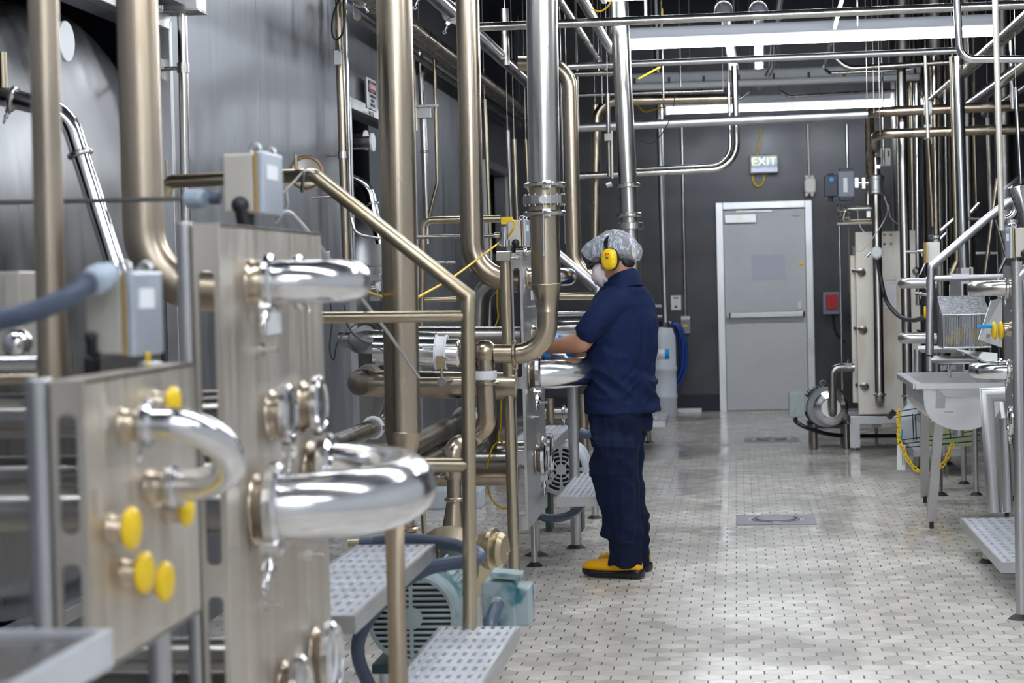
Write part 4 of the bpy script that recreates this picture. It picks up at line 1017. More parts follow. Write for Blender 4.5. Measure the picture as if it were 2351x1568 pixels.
# ------------------------------------------------------------------ overhead pipes, back wall, right side
def OP(label, pts, d, m='steel', **k): return pipe(label, pts, d, m, **k)
OP('overhead cross pipe highest and nearest, running the whole width above the brightest fixture', [(1085, 63, 10.4), (2420, 8, 10.4)], 20, 'steel')
OP('overhead cross pipe just under the brightest fixture', [(1300, 153, 13.2), (2205, 116, 13.2)], 15, 'steel_satin')
OP('dark overhead cross pipe left, under the one below the brightest fixture', [(1320, 170, 14.2), (1430, 166, 14.2)], 13, 'steel_dark')
OP('overhead cross pipe level with the unlit fixture', [(1325, 219, 15.6), (1470, 214, 15.6), (1660, 208, 15.6)], 8, 'steel')
OP('long overhead cross pipe below the farthest fixture', [(1330, 293, 14.6), (1992, 263, 14.6)], 21, 'steel_satin')
OP('dark overhead cross pipe just above the long one', [(1690, 226, 15.2), (1370, 232, 15.2), (1366, 560, 15.2)], 22, 'steel_warm', bend=.16)
OP('pipe turning from a low cross run up into the ceiling, left of the exit sign', [(1330, 404, 15.0), (1693, 387, 15.0), (1686, 150, 15.0)], 15, 'steel', bend=.19)
OP('thinner polished pipe nested inside the turning pipe', [(1440, 389, 15.1), (1678, 377, 15.1), (1673, 190, 15.1)], 8, 'steel_bright', bend=.15)
OP('vertical pipe on the back wall, above the white barrel', [(1505, -12, 18.6), (1528, 740, 18.6)], 15, 'steel_satin', seg=16)
OP('big flanged vertical riser right behind the worker\'s head', [(1418, -60, 11.8), (1452, 640, 11.8)], 42, 'steel', clamps=((0, .792, 3.3), (0, .858, 3.3)))
g = MB().lathe([(-.016, .05), (-.016, .078), (.016, .078), (.016, .05)], P(1447, 519, 11.8), (0, 0, 1), 28, False)
for k in range(12): 
    q = P(1447, 519, 11.8) + V((math.cos(k * PI / 6), math.sin(k * PI / 6), 0)) * .07; g.cyl(q - V((0, 0, .022)), q + V((0, 0, .022)), .005, seg=6)
tag(g.build('pipe_flange', 'steel'), 'bolted steel flange on the riser just above the hair net', 'flange')
OP('vertical bent pipe between the flanged riser and the next, elbows at both ends', [(1190, 146, 11.2), (1306, 148, 11.2), (1318, 606, 11.2), (1368, 655, 11.2)], 36, 'steel_warm', bend=.14, seg=24)
OP('slim bright vertical pipe hugging the flanged riser on its right', [(1288, 160, 11.6), (1300, 560, 11.6)], 9, 'steel_polished', seg=12)
OP('vertical pipe with top elbow behind the flanged riser, left of the big one', [(1366, 240, 16.0), (1372, 560, 16.0)], 12, 'steel_gold', seg=12)
t = thing('pipe_hanger', 'slim steel hanger bar with clamp end hanging between two vertical pipes', 'hanger', P(1400, 425, 13))
MB().cyl(P(1395, 215, 13), P(1399, 405, 13), M(5, 13), seg=8).build('bar', 'steel_dark', t); MB().cyl(P(1404, 300, 13), P(1406, 410, 13), M(2.5, 13), seg=8).build('rod', 'steel_pale', t)
MB().cyl(P(1392, 425, 13), P(1404, 421, 13), M(7, 13)).build('clamp_end', 'steel_satin', t); MB().box(P(1396, 315, 12.95), (M(16, 13), .02, M(16, 13))).build('bracket', 'steel_dark', t)
# small left back cluster
for k, (x0, y0, x1, y1, d, m, lab) in enumerate((
    (1112, 228, 1128, 600, 9, 'steel_gold', 'bright golden vertical pipe right of the stained riser'),
    (1180, 320, 1190, 560, 9, 'steel_warm', 'slim brownish vertical pipe left of the flanged riser'),
    (1207, 320, 1213, 440, 5, 'steel_gold', 'very thin golden vertical pipe against the flanged riser'),
    (1165, 300, 1176, 560, 9, 'steel_dark', 'dark vertical pipe in the gap left of the flanged riser'))):
    OP(lab, [(x0, y0, 15.5), (x1, y1, 15.5)], d, m, seg=12)
# long pipes running down the room under the ceiling, left side
def LR(label, px0, py0, px1, py1, X, rad, m, cl=()):
    a, b = PX(px0, py0, X), PX(px1, py1, X); b.z = a.z = (a.z + b.z) / 2
    return pipe(label, [a, b], 1, m, raw=True, r=rad, clamps=cl, cm='white_plastic' if cl else 'steel')
LR('bright overhead pipe running away between the two left risers', 930, -60, 1215, 184, -1.45, .042, 'steel_polished', ((0, .10, 2), (0, .28, 2)))
LR('overhead bronze pipe running away along the top of the left wall', 800, -40, 1215, 262, -1.95, .050, 'steel_warm')
LR('thinner overhead pipe running away under the bronze one', 760, -50, 1215, 285, -2.1, .030, 'steel', ((0, .08, 1),))
LR('dark overhead pipe running away nearest the left wall', 820, 20, 1190, 300, -2.15, .022, 'steel_dark')
LR('overhead pipe running away high above the aisle, left one', 1230, -30, 1395, 135, -.95, .022, 'steel')
LR('overhead pipe running away high above the aisle, right one', 1305, -60, 1410, 130, -.78, .030, 'steel_polished')
# pipes with clear sight glasses coming toward the camera
for k, (px, lab) in enumerate(((1662, 'left'), (1741, 'right'))):
    X = .02 + .17 * k if 0 else PZ(px, 0, 3.35).x
    a, b = P(px, 26, 14.1), P(px + (30 if k == 0 else 2), 196, 19.2)
    t = thing('sight_glass_pipe', lab + ' one of two overhead pipes with a clear round sight glass, above the brightest fixture', 'pipe', tuple(a), 'overhead pipes with sight glasses')
    MB().cyl(a, b, .044).build('tube', 'steel_bright', t)
    MB().lathe([(0, .066), (.07, .066)], a, a - b, 24).build('glass_bulb', 'clear', t)
    MB().torus(a, a - b, .064, .007, 24, 8).torus(a - (b - a).normalized() * .07, a - b, .064, .007, 24, 8).build('clamp_ring', 'steel_bright', t)
OP('overhead pipe next to the sight glasses, curving down', [(1793, -20, 14.2), (1782, 60, 14.8), (1772, 150, 16.0), (1762, 172, 16.1)], 16, 'steel_bright', bend=.05)
OP('narrow overhead drop pipe ending in a small elbow above the unlit fixture', [(1935, -10, 12.5), (1892, 158, 15.4), (1905, 168, 15.5), (2090, 160, 15.5)], 10, 'steel', bend=.03)
OP('curved overhead pipe right of the small elbow', [(1912, 128, 15.0), (1945, 158, 15.0), (2190, 142, 15.0)], 13, 'steel_dark', bend=.15)
OP('thin overhead pipe curving under the unlit fixture', [(1790, 210, 17.6), (1812, 222, 17.6), (2085, 206, 17.6), (2120, 225, 17.6)], 7, 'steel', bend=.08)
OP('thin curved pipe end at the left of the farthest fixture', [(1500, 232, 17.4), (1700, 226, 17.4), (1722, 212, 17.4)], 7, 'steel_bright', bend=.06)
for k, (px, py0, py1, Y, d, m, lab) in enumerate((
    (1158, 20, 150, 12.5, 20, 'steel_dark', 'short dark vertical duct high behind the stained riser'),
    (1520, 60, 230, 14.5, 5, 'steel_dark', 'thin dark hanger rod left of the unlit fixture'),
    (1560, 60, 200, 15.5, 4, 'steel_dark', 'thin dark hanger rod above the unlit fixture'),
    (1482, 0, 45, 12, 9, 'steel', 'short bright hanger pipe left of the first fixture end'),
    (1968, 0, 60, 12, 5, 'steel', 'thin hanger rod over the right half of the brightest fixture'),
    (2024, 130, 380, 16, 6, 'steel', 'thin bright vertical pipe above the white wall socket on the right'))):
    OP(lab, [(px, py0, Y), (px + (py1 - py0) * .02, py1, Y)], d, m, seg=10)
# back wall fittings
YW = YB - .04
OP('thin conduit on the back wall dropping to the small grey switch box', [(1565, 285, YW), (1574, 728, YW)], 6, 'steel', name='conduit', cat='conduit', seg=10, clamps=((0, .69, 1),))
t = thing('switch_box', 'small grey switch box with yellow mark on the back wall', 'electrical box', P(1574, 765, YW - .03))
MB().rbox(P(1574, 748, YW - .03), (M(22, YW), .08, M(36, YW)), .01, axis='Y').build('body', 'drain_metal', t)
MB().box(P(1574, 748, YW - .075), (M(11, YW), .01, M(5, YW))).build('yellow_mark', 'yellow', t); MB().box(P(1574, 730, YW - .05), (M(20, YW), .05, M(8, YW))).build('cover', 'off_white', t)
t = thing('notice', 'small white notice with red heading on the back wall', 'sign', P(1552, 710, YW + .02))
MB().box(P(1552, 695, YW + .03), (M(23, YW), .01, M(33, YW))).build('board', 'label_white', t)
MB().box(P(1552, 684, YW + .022), (M(12, YW), .004, M(3, YW))).build('red_heading', 'sign_red', t); MB().box(P(1552, 704, YW + .022), (M(5, YW), .004, M(5, YW))).build('black_mark', 'ink', t)
t = thing('exit_sign', 'small illuminated exit sign above the door', 'sign', P(1754, 400, YW - .05))
c = P(1754, 377, YW - .05); w, h = M(64, YW), M(42, YW)
MB().box(c, (w, .12, h)).build('housing', 'drain_metal', t, bev=.006)
MB().box(c + V((0, -.062, 0)), (w * .88, .006, h * .86)).build('face', 'exit_face', t)
text_obj('EXIT', c + V((0, -.068, h * .12)), (1, 0, 0), (0, 0, 1), h * .62, 'exit_green', t, sx=1.05)
MB().box(c + V((0, -.075, 0)), (w * .92, .006, h * .9)).build('clear_cover', 'clear_cover', t)
tag(MB().sweep(spline([P(1748, 290, YW), P(1744, 325, YW), P(1738, 356, YW)], 6), M(2, YW), 8).build('yellow_cable', 'yellow_cable'), 'yellow cable dropping to the exit sign', 'cable')
tag(MB().sweep(spline([P(1727, 398, YW), P(1730, 418, YW), P(1740, 428, YW), P(1751, 420, YW), P(1755, 401, YW)], 6), M(2, YW), 8).build('yellow_cable', 'yellow_cable'), 'yellow cable loop hanging below the exit sign', 'cable')
OP('slim conduit dropping to the white rounded box right of the exit sign', [(1854, 285, YW), (1858, 408, YW)], 5, 'steel_pale', name='conduit', cat='conduit', seg=10)
OP('slim conduit on the back wall behind the valve actuator', [(1944, 285, YW), (1946, 392, YW)], 6, 'steel', name='conduit', cat='conduit', seg=10)
t = thing('wall_box', 'white rounded box on the back wall right of the exit sign', 'electrical box', P(1860, 448, YW - .05))
MB().rbox(P(1860, 426, YW - .05), (M(26, YW), .1, M(36, YW)), .035, axis='Y').build('body', 'off_white', t)
g = MB()
for dx in (-7, 6):
    for py in (406, 447): g.sph(P(1859 + dx, py, YW - .07), M(4.5, YW))
g.build_each('lug', 'off_white', t)
t = thing('alarm_box', 'red fire alarm call point in a grey frame right of the door', 'alarm', P(1908, 720, YW - .04))
MB().box(P(1908, 696, YW - .04), (M(37, YW), .08, M(50, YW))).build('frame', 'actuator_grey', t, bev=.006)
MB().box(P(1910, 693, YW - .09), (M(27, YW), .03, M(34, YW))).build('red_unit', 'red', t, bev=.004)
MB().cyl(P(1911, 680, YW - .115), P(1911, 710, YW - .115), M(3.5, YW)).build('glass_rod', 'clear_cover', t)
tag(MB().sweep(spline([P(1913, 722, YW), P(1914, 745, YW), P(1922, 768, YW), P(1940, 785, YW - .3)], 6), M(2.5, YW), 8).build('black_cable', 'black'), 'thin black cable drooping below the red alarm box', 'cable')
tag(MB().box(P(1583, 942, YW - .06), (M(55, YW), .06, M(9, YW))).build('floor_plate', 'label_white', bev=.004), 'white strip lying against the baseboard left of the door', 'strip')
# barrel with blue hose
def barrel():
    c = PZ(1524, 958); t = thing('plastic_barrel', 'pale grey plastic barrel with blue label behind the worker', 'barrel', (c.x, c.y, 0))
    r = M(31, c.y); s = c.y / F_
    ztop = 1.45 + (630 - 748) * s
    prof = [(0, r * .88), (.02, r), (.19, r), (.20, r * 1.05), (.23, r * 1.05), (.24, r), (.47, r), (.48, r * 1.05), (.51, r * 1.05), (.52, r), (ztop - .16, r), (ztop - .1, r * .97), (ztop - .02, r * .8), (ztop, r * .55), (ztop, 0)]
    MB().lathe(prof, (c.x, c.y, 0), (0, 0, 1), 40).build('body', 'barrel', t)
    MB().lathe([(0, r * .55), (.05, r * .5), (.07, r * .3)], (c.x + .02, c.y, ztop - .01), (0, 0, 1), 24).build('black_lid', 'black', t)
    MB().torus((c.x - .02, c.y, ztop + .05), (0, 1, .3), .09, .028, 24, 10, 0, PI * 1.3).build('handle', 'barrel', t)
    q = V((c.x, c.y, 0)); lab = MB(); n = 14
    for mname, a0, a1, nm in (('label_white', -2.35, -1.35, 'label'), ('blue_label', -1.35, -1.0, 'blue_label')):
        b = MB(); z0, z1 = .60, .70
        vs = []; fs = []
        for i in range(n + 1):
            a = a0 + (a1 - a0) * i / n
            for zz in (z0, z1): vs.append(q + V((math.cos(a) * r * 1.012, math.sin(a) * r * 1.012, zz)))
        for i in range(n): fs.append((2 * i, 2 * i + 2, 2 * i + 3, 2 * i + 1))
        b.add(vs, fs, True); o = b.build(nm, mname, t); sm = o.modifiers.new('Solidify', 'SOLIDIFY'); sm.thickness = .003
    return c
bc = barrel()
t = thing('coiled_hose', 'coiled blue hose hanging on the wall behind the barrel', 'hose', P(1545, 890, 20.5))
for k, (dx, rx, rz) in enumerate(((0, 24, 62), (3, 28, 68), (-4, 22, 74), (6, 20, 58))):
    pts = [P(1545 + dx + rx * math.sin(a) * (1.0), 812 + 4 * k - rz * math.cos(a) * (1.05 if math.cos(a) < 0 else 1.1), 20.5 + .02 * k) for a in [2 * PI * i / 28 for i in range(29)]]
    MB().sweep(pts, M(4.5, 20.5), 10, cap=False).build('coil', 'blue_hose', t)
t = thing('hose_rack', 'pale looped hose hanger on the wall above the blue hose', 'hanger', P(1515, 728, 20.6))
MB().sweep(fillet([P(1500, 703, 20.6), P(1527, 703, 20.6), P(1527, 727, 20.6), P(1500, 727, 20.6)], .05), M(3.6, 20.6), 10).build('loop', 'barrel', t)
t = thing('floor_bracket', 'small grey grated step on the floor behind the worker\'s legs', 'step', P(1490, 1018, 16.5))
tread(t, -.80, -.60, 16.3, 17.3, .115 + .14, 3, pitch=.4)
c = PZ(1490, 1016); MB().cyl((c.x, c.y, .004), (c.x, c.y, .23), .02).build('leg', 'steel_dark', t); MB().lathe([(0, .045), (.012, .03)], (c.x, c.y, 0), (0, 0, 1), 14).build('foot', 'rubber', t)
# valve with actuator
t = thing('valve_actuator', 'grey and navy valve actuator beside the white-grey valve body, right of the door', 'valve', P(1940, 460, 16.0))
Y = 16.0
MB().rbox(P(1942, 423, Y), (M(36, Y), .12, M(58, Y)), .01, axis='Y').build('body', 'actuator_grey', t, bev=.004)
MB().box(P(1942, 391, Y), (M(30, Y), .11, M(8, Y))).box(P(1942, 456, Y), (M(30, Y), .11, M(9, Y))).build('end_cap', 'actuator_navy', t, bev=.004)
MB().rbox(P(1907, 427, Y), (M(28, Y), .12, M(48, Y)), .01, axis='Y').cyl(P(1907, 405, Y), P(1907, 398, Y), .02).cyl(P(1907, 450, Y), P(1907, 464, Y), .018).build('positioner', 'actuator_navy', t)
MB().cyl(P(1909, 412, Y - .07), P(1909, 412, Y - .06), M(5, Y)).build('blue_dial', 'blue_label', t)
MB().box(P(1941, 425, Y - .062), (M(9, Y), .006, M(32, Y))).build('name_plate', 'label_white', t)
MB().box(P(1966, 420, Y), (M(8, Y), .1, M(22, Y))).cyl(P(1966, 420, Y), P(1994, 420, Y), M(5, Y)).box(P(1982, 421, Y), (M(7, Y), .1, M(24, Y))).build('coupling', 'steel', t)
MB().lathe([(0, M(15, Y)), (.005, M(19, Y)), (M(7, Y), M(19, Y)), (M(8, Y), M(17, Y)), (M(32, Y), M(17, Y)), (M(33, Y), M(19, Y)), (M(40, Y), M(19, Y)), (M(43, Y), M(13, Y))], P(2012, 445, Y), (0, 0, 1), 28, False).build('valve_body', 'steel_satin', t)
MB().cyl(P(2011, 402, Y), P(2010, 376, Y), M(11, Y)).cyl(P(2010, 376, Y), P(2009, 362, Y), M(13, Y)).box(P(2010, 383, Y - .05), (M(20, Y), .04, M(8, Y))).cyl(P(2007, 362, Y), P(2001, 344, Y), M(1.5, Y), seg=6).build('top_stem', 'steel_polished', t)
t = thing('wall_socket', 'white double socket box right above the valve body', 'electrical box', P(2033, 380, 16.5))
MB().rbox(P(2033, 361, 16.5), (M(22, 16.5), .07, M(40, 16.5)), .01, axis='Y').build('body', 'off_white', t)
g = MB()
for dx in (-6, 7): g.box(P(2033 + dx, 353, 16.46), (M(3, 16.5), .01, M(12, 16.5)))
g.build_each('slot', 'ink', t)
# pipes right of the door
OP('vertical pipe carrying the valve body down to the plate exchanger', [(2012, 448, 16.0), (2020, 918, 15.75), (2020, 926, 16.1)], 21, 'steel_dark', bend=.03, clamps=((0, .975, 0),))
OP('outer elbow pipe from the right edge turning down behind the valve body', [(2400, 240, 15.0), (1996, 258, 15.0), (1996, 262, 15.3), (2000, 470, 16.4)], 23, 'steel_warm', bend=.16)
OP('inner elbow pipe from the right edge turning down to the valve body', [(2400, 294, 14.8), (2012, 308, 14.8), (2010, 345, 15.9)], 22, 'steel_warm', bend=.12)
t = thing('pipe_support', 'golden vertical support with two grey pipe clamps across the elbow pipes', 'bracket', P(2130, 320, 14.7))
MB().cyl(P(2124, 125, 14.7), P(2131, 318, 14.7), M(4, 14.7), seg=10).build('rod', 'steel_pale', t)
for py in (249, 303): MB().lathe([(-.025, .04), (-.025, .055), (.025, .055), (.025, .04)], P(2130, py, 14.85), (1, 0, 0), 20, False).build('clamp', 'white_plastic', t)
OP('large bright vertical pipe at the right with thin pale pipe in front', [(2198, 130, 13.0), (2214, 640, 13.0)], 25, 'steel_polished')
OP('dark golden vertical pipe just left of the large bright one', [(2186, 130, 13.2), (2198, 600, 13.2), (2180, 640, 13.2)], 13, 'steel_gold')
OP('tall vertical pipe ending in a clamp in front of the right exchanger', [(2068, 125, 15.2), (2085, 925, 14.9), (2085, 935, 15.2)], 22, 'steel_dark', bend=.03, clamps=((0, .98, 0),))
OP('near overhead pipe with elbow at the upper right, turning to the right edge', [(2194, -60, 9.5), (2204, 136, 9.5), (2420, 136, 9.5)], 17, 'steel_polished', bend=.07)
OP('thin pale vertical pipe nearest at the right, dropping to the junction box', [(2283, -60, 9.0), (2300, 530, 9.0)], 13, 'steel_pale', seg=14)
rt = [(2092, 190, 2098, 700, 10, 'steel_gold', 16.6, 'thin golden vertical pipe beside the tall clamped one'),
      (2104, 190, 2108, 700, 13, 'steel_bright', 16.2, 'bright vertical pipe right of the thin golden one'),
      (2126, 220, 2142, 520, 10, 'steel_gold', 15.8, 'slanted golden vertical pipe, left of its pair'),
      (2144, 130, 2150, 560, 14, 'steel_warm', 15.5, 'vertical pipe ending in a round fitting above the grey box'),
      (2170, 190, 2175, 640, 6, 'steel', 16.5, 'thin grey vertical pipe behind the pair of elbows'),
      (2236, 270, 2242, 480, 6, 'steel_gold', 17.0, 'thin golden vertical pipe against the dark blue gap'),
      (2268, 270, 2276, 500, 10, 'steel_pale', 16.5, 'pale vertical pipe right of the dark blue gap'),
      (2332, 200, 2345, 440, 9, 'steel_polished', 12.0, 'thin vertical pipe at the far right edge'),
      (2060, 290, 2064, 530, 5, 'steel', 17.5, 'very thin vertical pipe left of the tall clamped one'),
      (2136, 150, 2140, 330, 16, 'steel_dark', 17.5, 'dark vertical pipe behind the golden support'),
      (2320, 60, 2326, 250, 12, 'steel_dark', 14.0, 'dark vertical pipe at the upper right edge')]
for a in rt: OP(a[7], [(a[0], a[1], a[6]), (a[2], a[3], a[6])], a[4], a[5], seg=12)
MB().lathe([(0, .055), (.02, .06), (.03, .05), (.12, .045)], P(2148, 575, 15.5), (0, 0, 1), 24)
tag(MB().lathe([(0, .045), (.10, .045), (.11, .058), (.13, .058), (.14, .035)], P(2150, 580, 15.5), (0, 0, 1), 24, False).build('pipe_fitting', 'steel_satin'), 'round steel fitting under the vertical pipe above the grey box', 'fitting')
# dark vertical panels and tanks behind the right cluster
for k, (px, w_, lab) in enumerate(((2072, 60, 'tall dark steel duct behind the pipes, right of the valve body'), (2145, 66, 'tall dark steel duct behind the slanted golden pipe'), (2215, 30, 'narrow dark steel duct behind the large bright pipe'), (2300, 44, 'tall dark steel duct near the right edge'))):
    a = P(px, 270, 18.5); b = P(px + 14, 760, 18.5); tag(MB().cyl(V((b.x, b.y, .0)), V((b.x, b.y, ZC)), M(w_ / 2, 18.5), seg=28).build('vertical_duct', 'steel_dark'), lab, 'duct')
tank2 = thing('steel_tank', 'polished steel tank glimpsed at the right edge behind the funnel', 'tank', (2.42, 14.6, 0))
MB().lathe([(0, .1), (.02, .45), (.15, .52), (2.0, .52), (2.1, .4), (2.15, 0)], (2.42, 14.6, .0), (0, 0, 1), 40).build('shell', 'steel_tank', tank2)
# diagonal overhead pipes on the right
for k, (a, b, c_, d, X, rad, m, lab) in enumerate((
    (2225, 236, 2400, 120, 1.9, .045, 'steel_polished', 'large bright overhead pipe running toward the camera at the upper right'),
    (2120, 225, 2400, 20, 1.5, .018, 'steel', 'slim overhead pipe running toward the camera, upper right'),
    (2150, 200, 2400, 50, 1.75, .03, 'steel_dark', 'dark overhead pipe running toward the camera above the bright one'),
    (2260, 260, 2400, 175, 2.15, .03, 'steel_dark', 'dark overhead pipe lowest of those at the upper right'),
    (2215, 150, 2400, 95 - 80, 1.62, .026, 'steel_warm', 'brown overhead pipe running toward the camera behind the fixture end'),
)):
    LR(lab, a, b, c_, d, X, rad, m)
# plate exchangers on a pale frame
def exch():
    Y = 16.2
    t = thing('plate_exchanger', 'pale steel plate heat exchanger with rust streaks and round bolts, right of the pump', 'heat exchanger', P(2010, 1030, Y))
    def slab(x0, x1, y0, y1, Yn, dep, nm='plate', m='steel_pale'):
        a, b = P(x0, y1, Yn), P(x1, y0, Yn); MB().box(((a.x + b.x) / 2, Yn + dep / 2, (a.z + b.z) / 2), (b.x - a.x, dep, b.z - a.z)).build(nm, m, t, bev=.004)
    slab(1971, 2070, 530, 952, Y, .03, 'front_plate'); slab(2088, 2110, 528, 905, Y, .03, 'side_plate'); slab(1958, 1972, 586, 925, Y + .15, .03, 'rear_plate')
    slab(1972, 2100, 560, 930, Y + .18, .5, 'plate_pack', 'steel_dark')
    for (px, py) in ((1977, 625), (1981, 757), (1985, 887)):
        c = P(px, py, Y - .05)
        MB().cyl(P(px - 17, py - 4, Y + .1), c + V((0, -.02, 0)), .018).build('tie_bolt', 'steel_satin', t)
        MB().lathe([(0, M(9.5, Y)), (.03, M(9.5, Y)), (.035, M(5, Y)), (.06, M(4, Y))], P(px, py, Y), (0, -1, 0), 20, False).build('bolt_nut', 'steel_dark', t)
    for (px, py) in ((2030, 539), (2045, 539), (2030, 560), (2045, 560)):
        MB().sph(P(px, py, Y), .012).build('rivet', 'steel', t)
    for (px, py) in ((2103, 622), (2105, 765)):
        MB().lathe([(0, M(9, Y)), (.03, M(9, Y)), (.04, M(4, Y))], P(px, py, Y), (0, -1, 0), 20, False).build('bolt_nut', 'steel_dark', t)
    slab(2029, 2059, 652, 708, Y - .006, .006, 'data_plate', 'steel_satin'); slab(2034, 2058, 637, 644, Y - .006, .006, 'small_plate', 'steel_satin')
    a, b = P(1952, 975, Y), P(2075, 954, Y)
    f = MB().box(((a.x + b.x) / 2 + .15, Y + .3, (a.z + b.z) / 2), (b.x - a.x + .3, .6, b.z - a.z)); f.build('base_frame', 'steel_satin', t, bev=.005)
    for (px, Yl) in ((1963, Y), (2160, Y)):
        c = P(px, 1000, Yl); MB().box((c.x, Yl + .03, (a.z) / 2 + .015), (M(22, Y), .06, a.z - .02)).build('leg', 'steel_satin', t); MB().cyl((c.x, Yl + .03, 0), (c.x, Yl + .03, .03), .012).build('foot', 'steel_dark', t)
    c = P(2012, 1000, Y + .6); MB().box((c.x, Y + .6, .22), (.08, .06, .16)).cyl((c.x, Y + .6, 0), (c.x, Y + .6, .15), .014).build('rear_leg', 'steel_dark', t)
exch()
t = thing('temperature_sensor', 'round white sensor head with black cable on the vertical pipe', 'sensor', P(2012, 582, 15.7))
MB().lathe([(0, M(13, 15.7)), (.05, M(14, 15.7)), (.06, M(12, 15.7)), (.065, M(9, 15.7))], P(2012, 580, 15.75), (0, -1, 0), 28, False).build('head', 'white_plastic', t)
MB().cyl(P(1998, 580, 15.7), P(1988, 590, 15.7), .012).build('plug', 'steel', t)
tag(MB().sweep(spline([P(2015, 596, 15.6), P(2022, 640, 15.6), P(2035, 690, 15.5), P(2062, 724, 15), P(2095, 735, 14.2), P(2122, 728, 13.4)], 8), M(5, 15), 12).build('black_hose', 'black'), 'thick black cable curving from the round sensor head to the yellow caps', 'cable')
for k, pts in enumerate(([(1968, 478, 15.9), (1975, 520, 15.9), (1998, 545, 15.8), (2002, 540, 15.8)], [(1968, 560, 15.9), (1966, 575, 15.9), (1985, 570, 15.8), (2025, 515, 15.7), (2038, 480, 15.9), (2030, 450, 15.9)], [(2040, 470, 15.9), (2045, 500, 15.9), (2063, 515, 16)])):
    tag(MB().sweep(spline([P(*q) for q in pts], 8), M(1.2, 15.8), 6).build('thin_tube', 'clear_tube'), ('thin pale air tube left of the valve pipe', 'thin pale air tube looping round the valve pipe', 'thin pale air tube right of the valve pipe')[k], 'tube')
# small manifold left of the valve pipe
t = thing('valve_manifold', 'tangle of small steel valves and two short cross tubes left of the valve pipe', 'valve', P(1935, 520, 16.1))
Y = 16.1
MB().pipe([P(2004, 478, Y), P(1940, 480, Y), P(1936, 505, Y)], M(4.5, Y), .05).build('tube', 'steel', t)
MB().cyl(P(1922, 514, Y), P(2004, 511, Y), M(3.5, Y)).build('cross_tube', 'steel_pale', t)
MB().cyl(P(1936, 506, Y), P(2000, 504, Y), M(3.0, Y)).build('cross_tube', 'steel_gold', t)
rnd = random.Random(3)
for k in range(9):
    q = P(1925 + rnd.random() * 26, 472 + rnd.random() * 32, Y - .04); MB().clamp(q, (rnd.random() - .5, .2, rnd.random() - .5), .013, nut=rnd.random() * 6).build('clamp', 'steel', t)
MB().cyl(P(1993, 470, Y), P(1993, 440, Y), .02).box(P(1994, 492, Y), (.03, .03, .05)).build('fitting', 'steel', t)
OP('slim pale pipe standing left of the plate exchanger', [(1927, 518, 16.2), (1934, 895, 16.2)], 6, 'steel_bright', seg=10)
OP('thin golden pipe behind the slim pale one', [(1948, 520, 16.6), (1951, 672, 16.6)], 3, 'steel_gold', seg=8)
# pump in front of the door
def pump2():
    Y = 16.3; c = P(1908, 937, Y)
    t = thing('pump', 'centrifugal pump with polished round face and dark ribbed motor, by the door', 'pump', (c.x, Y + .3, 0))
    r = M(40, Y)
    MB().lathe([(0, r * .3), (0, r * .55), (.01, r * .6), (.02, r * .85), (.03, r * .99), (.05, r), (.06, r * .9)], c, (0, 1, 0), 44, False).build('face_plate', 'steel_polished', t)
    MB().lathe([(.055, r * 1.1), (.075, r * 1.18), (.12, r * 1.18), (.13, r * 1.05)], c + V((-.03, 0, 0)), (0, 1, 0), 44, False).build('adapter_ring', 'drain_metal', t)
    b = MB().cyl(c + V((-.04, .14, 0)), c + V((-.04, .62, 0)), r * 1.05, seg=40)
    for k in range(36):
        a = 2 * PI * k / 36; q = V((math.cos(a), 0, math.sin(a)))
        b.box(c + V((-.04, .33, 0)) + q * r * 1.12, (.006, .36, r * .22), R=Matrix.Rotation(-a + PI / 2, 3, 'Y'))
    b.build('ribbed_motor', 'motor_darkgreen', t)
    MB().torus(c + V((-.05, .3, r * 1.3)), (0, 1, 0), .022, .007, 16, 8).build('lifting_eye', 'motor_teal', t)
    q = P(1829, 928, Y + .15)
    MB().box(q, (M(36, Y), .16, M(56, Y))).build('terminal_box', 'motor_teal_light', t, bev=.006)
    MB().box(q + V((0, -.084, 0)), (M(6, Y), .01, M(58, Y)), R=Matrix.Rotation(.5, 3, 'Y')).box(q + V((.09, 0, 0)), (.06, .12, .11)).build('box_rib', 'motor_teal_light', t)
    MB().pipe([P(1912, 948, Y - .02), P(1912, 949, Y - .09), P(1911, 845, Y - .10), P(1960, 843, Y - .08)], M(9.5, Y), .06, 20).build('outlet_pipe', 'steel_dark', t)
    for px in (1870, 1945):
        for dy in (0, .45):
            a = P(px, 1000, Y); MB().cyl((a.x, Y + .1 + dy, .004), (a.x, Y + .1 + dy, c.z - r * .95), M(8, Y), seg=16).build('leg', 'steel_dark', t)
    MB().box((c.x - .03, Y + .33, c.z - r * 1.08), (.30, .5, .03)).build('base_plate', 'black', t)
pump2()
tag(MB().sweep(spline([P(1826, 958, 16.3), P(1830, 970, 16.3), P(1862, 985, 16.3), P(1930, 1000, 16.5), P(2100, 1000, 16.9), P(2240, 998, 17)], 8), M(5, 16.3), 10).build('black_cable', 'black_gloss'), 'thick black cable running from the pump box along the floor to the right', 'cable')
t = thing('small_valve', 'small steel valve cluster between the outlet pipe and the exchanger', 'valve', P(1955, 850, 16.2))
MB().cyl(P(1938, 844, 16.2), P(1962, 842, 16.2), .02).cyl(P(1946, 834, 16.2), P(1948, 826, 16.2), .008).box(P(1948, 838, 16.2), (.05, .04, .03)).build('body', 'steel_polished', t)
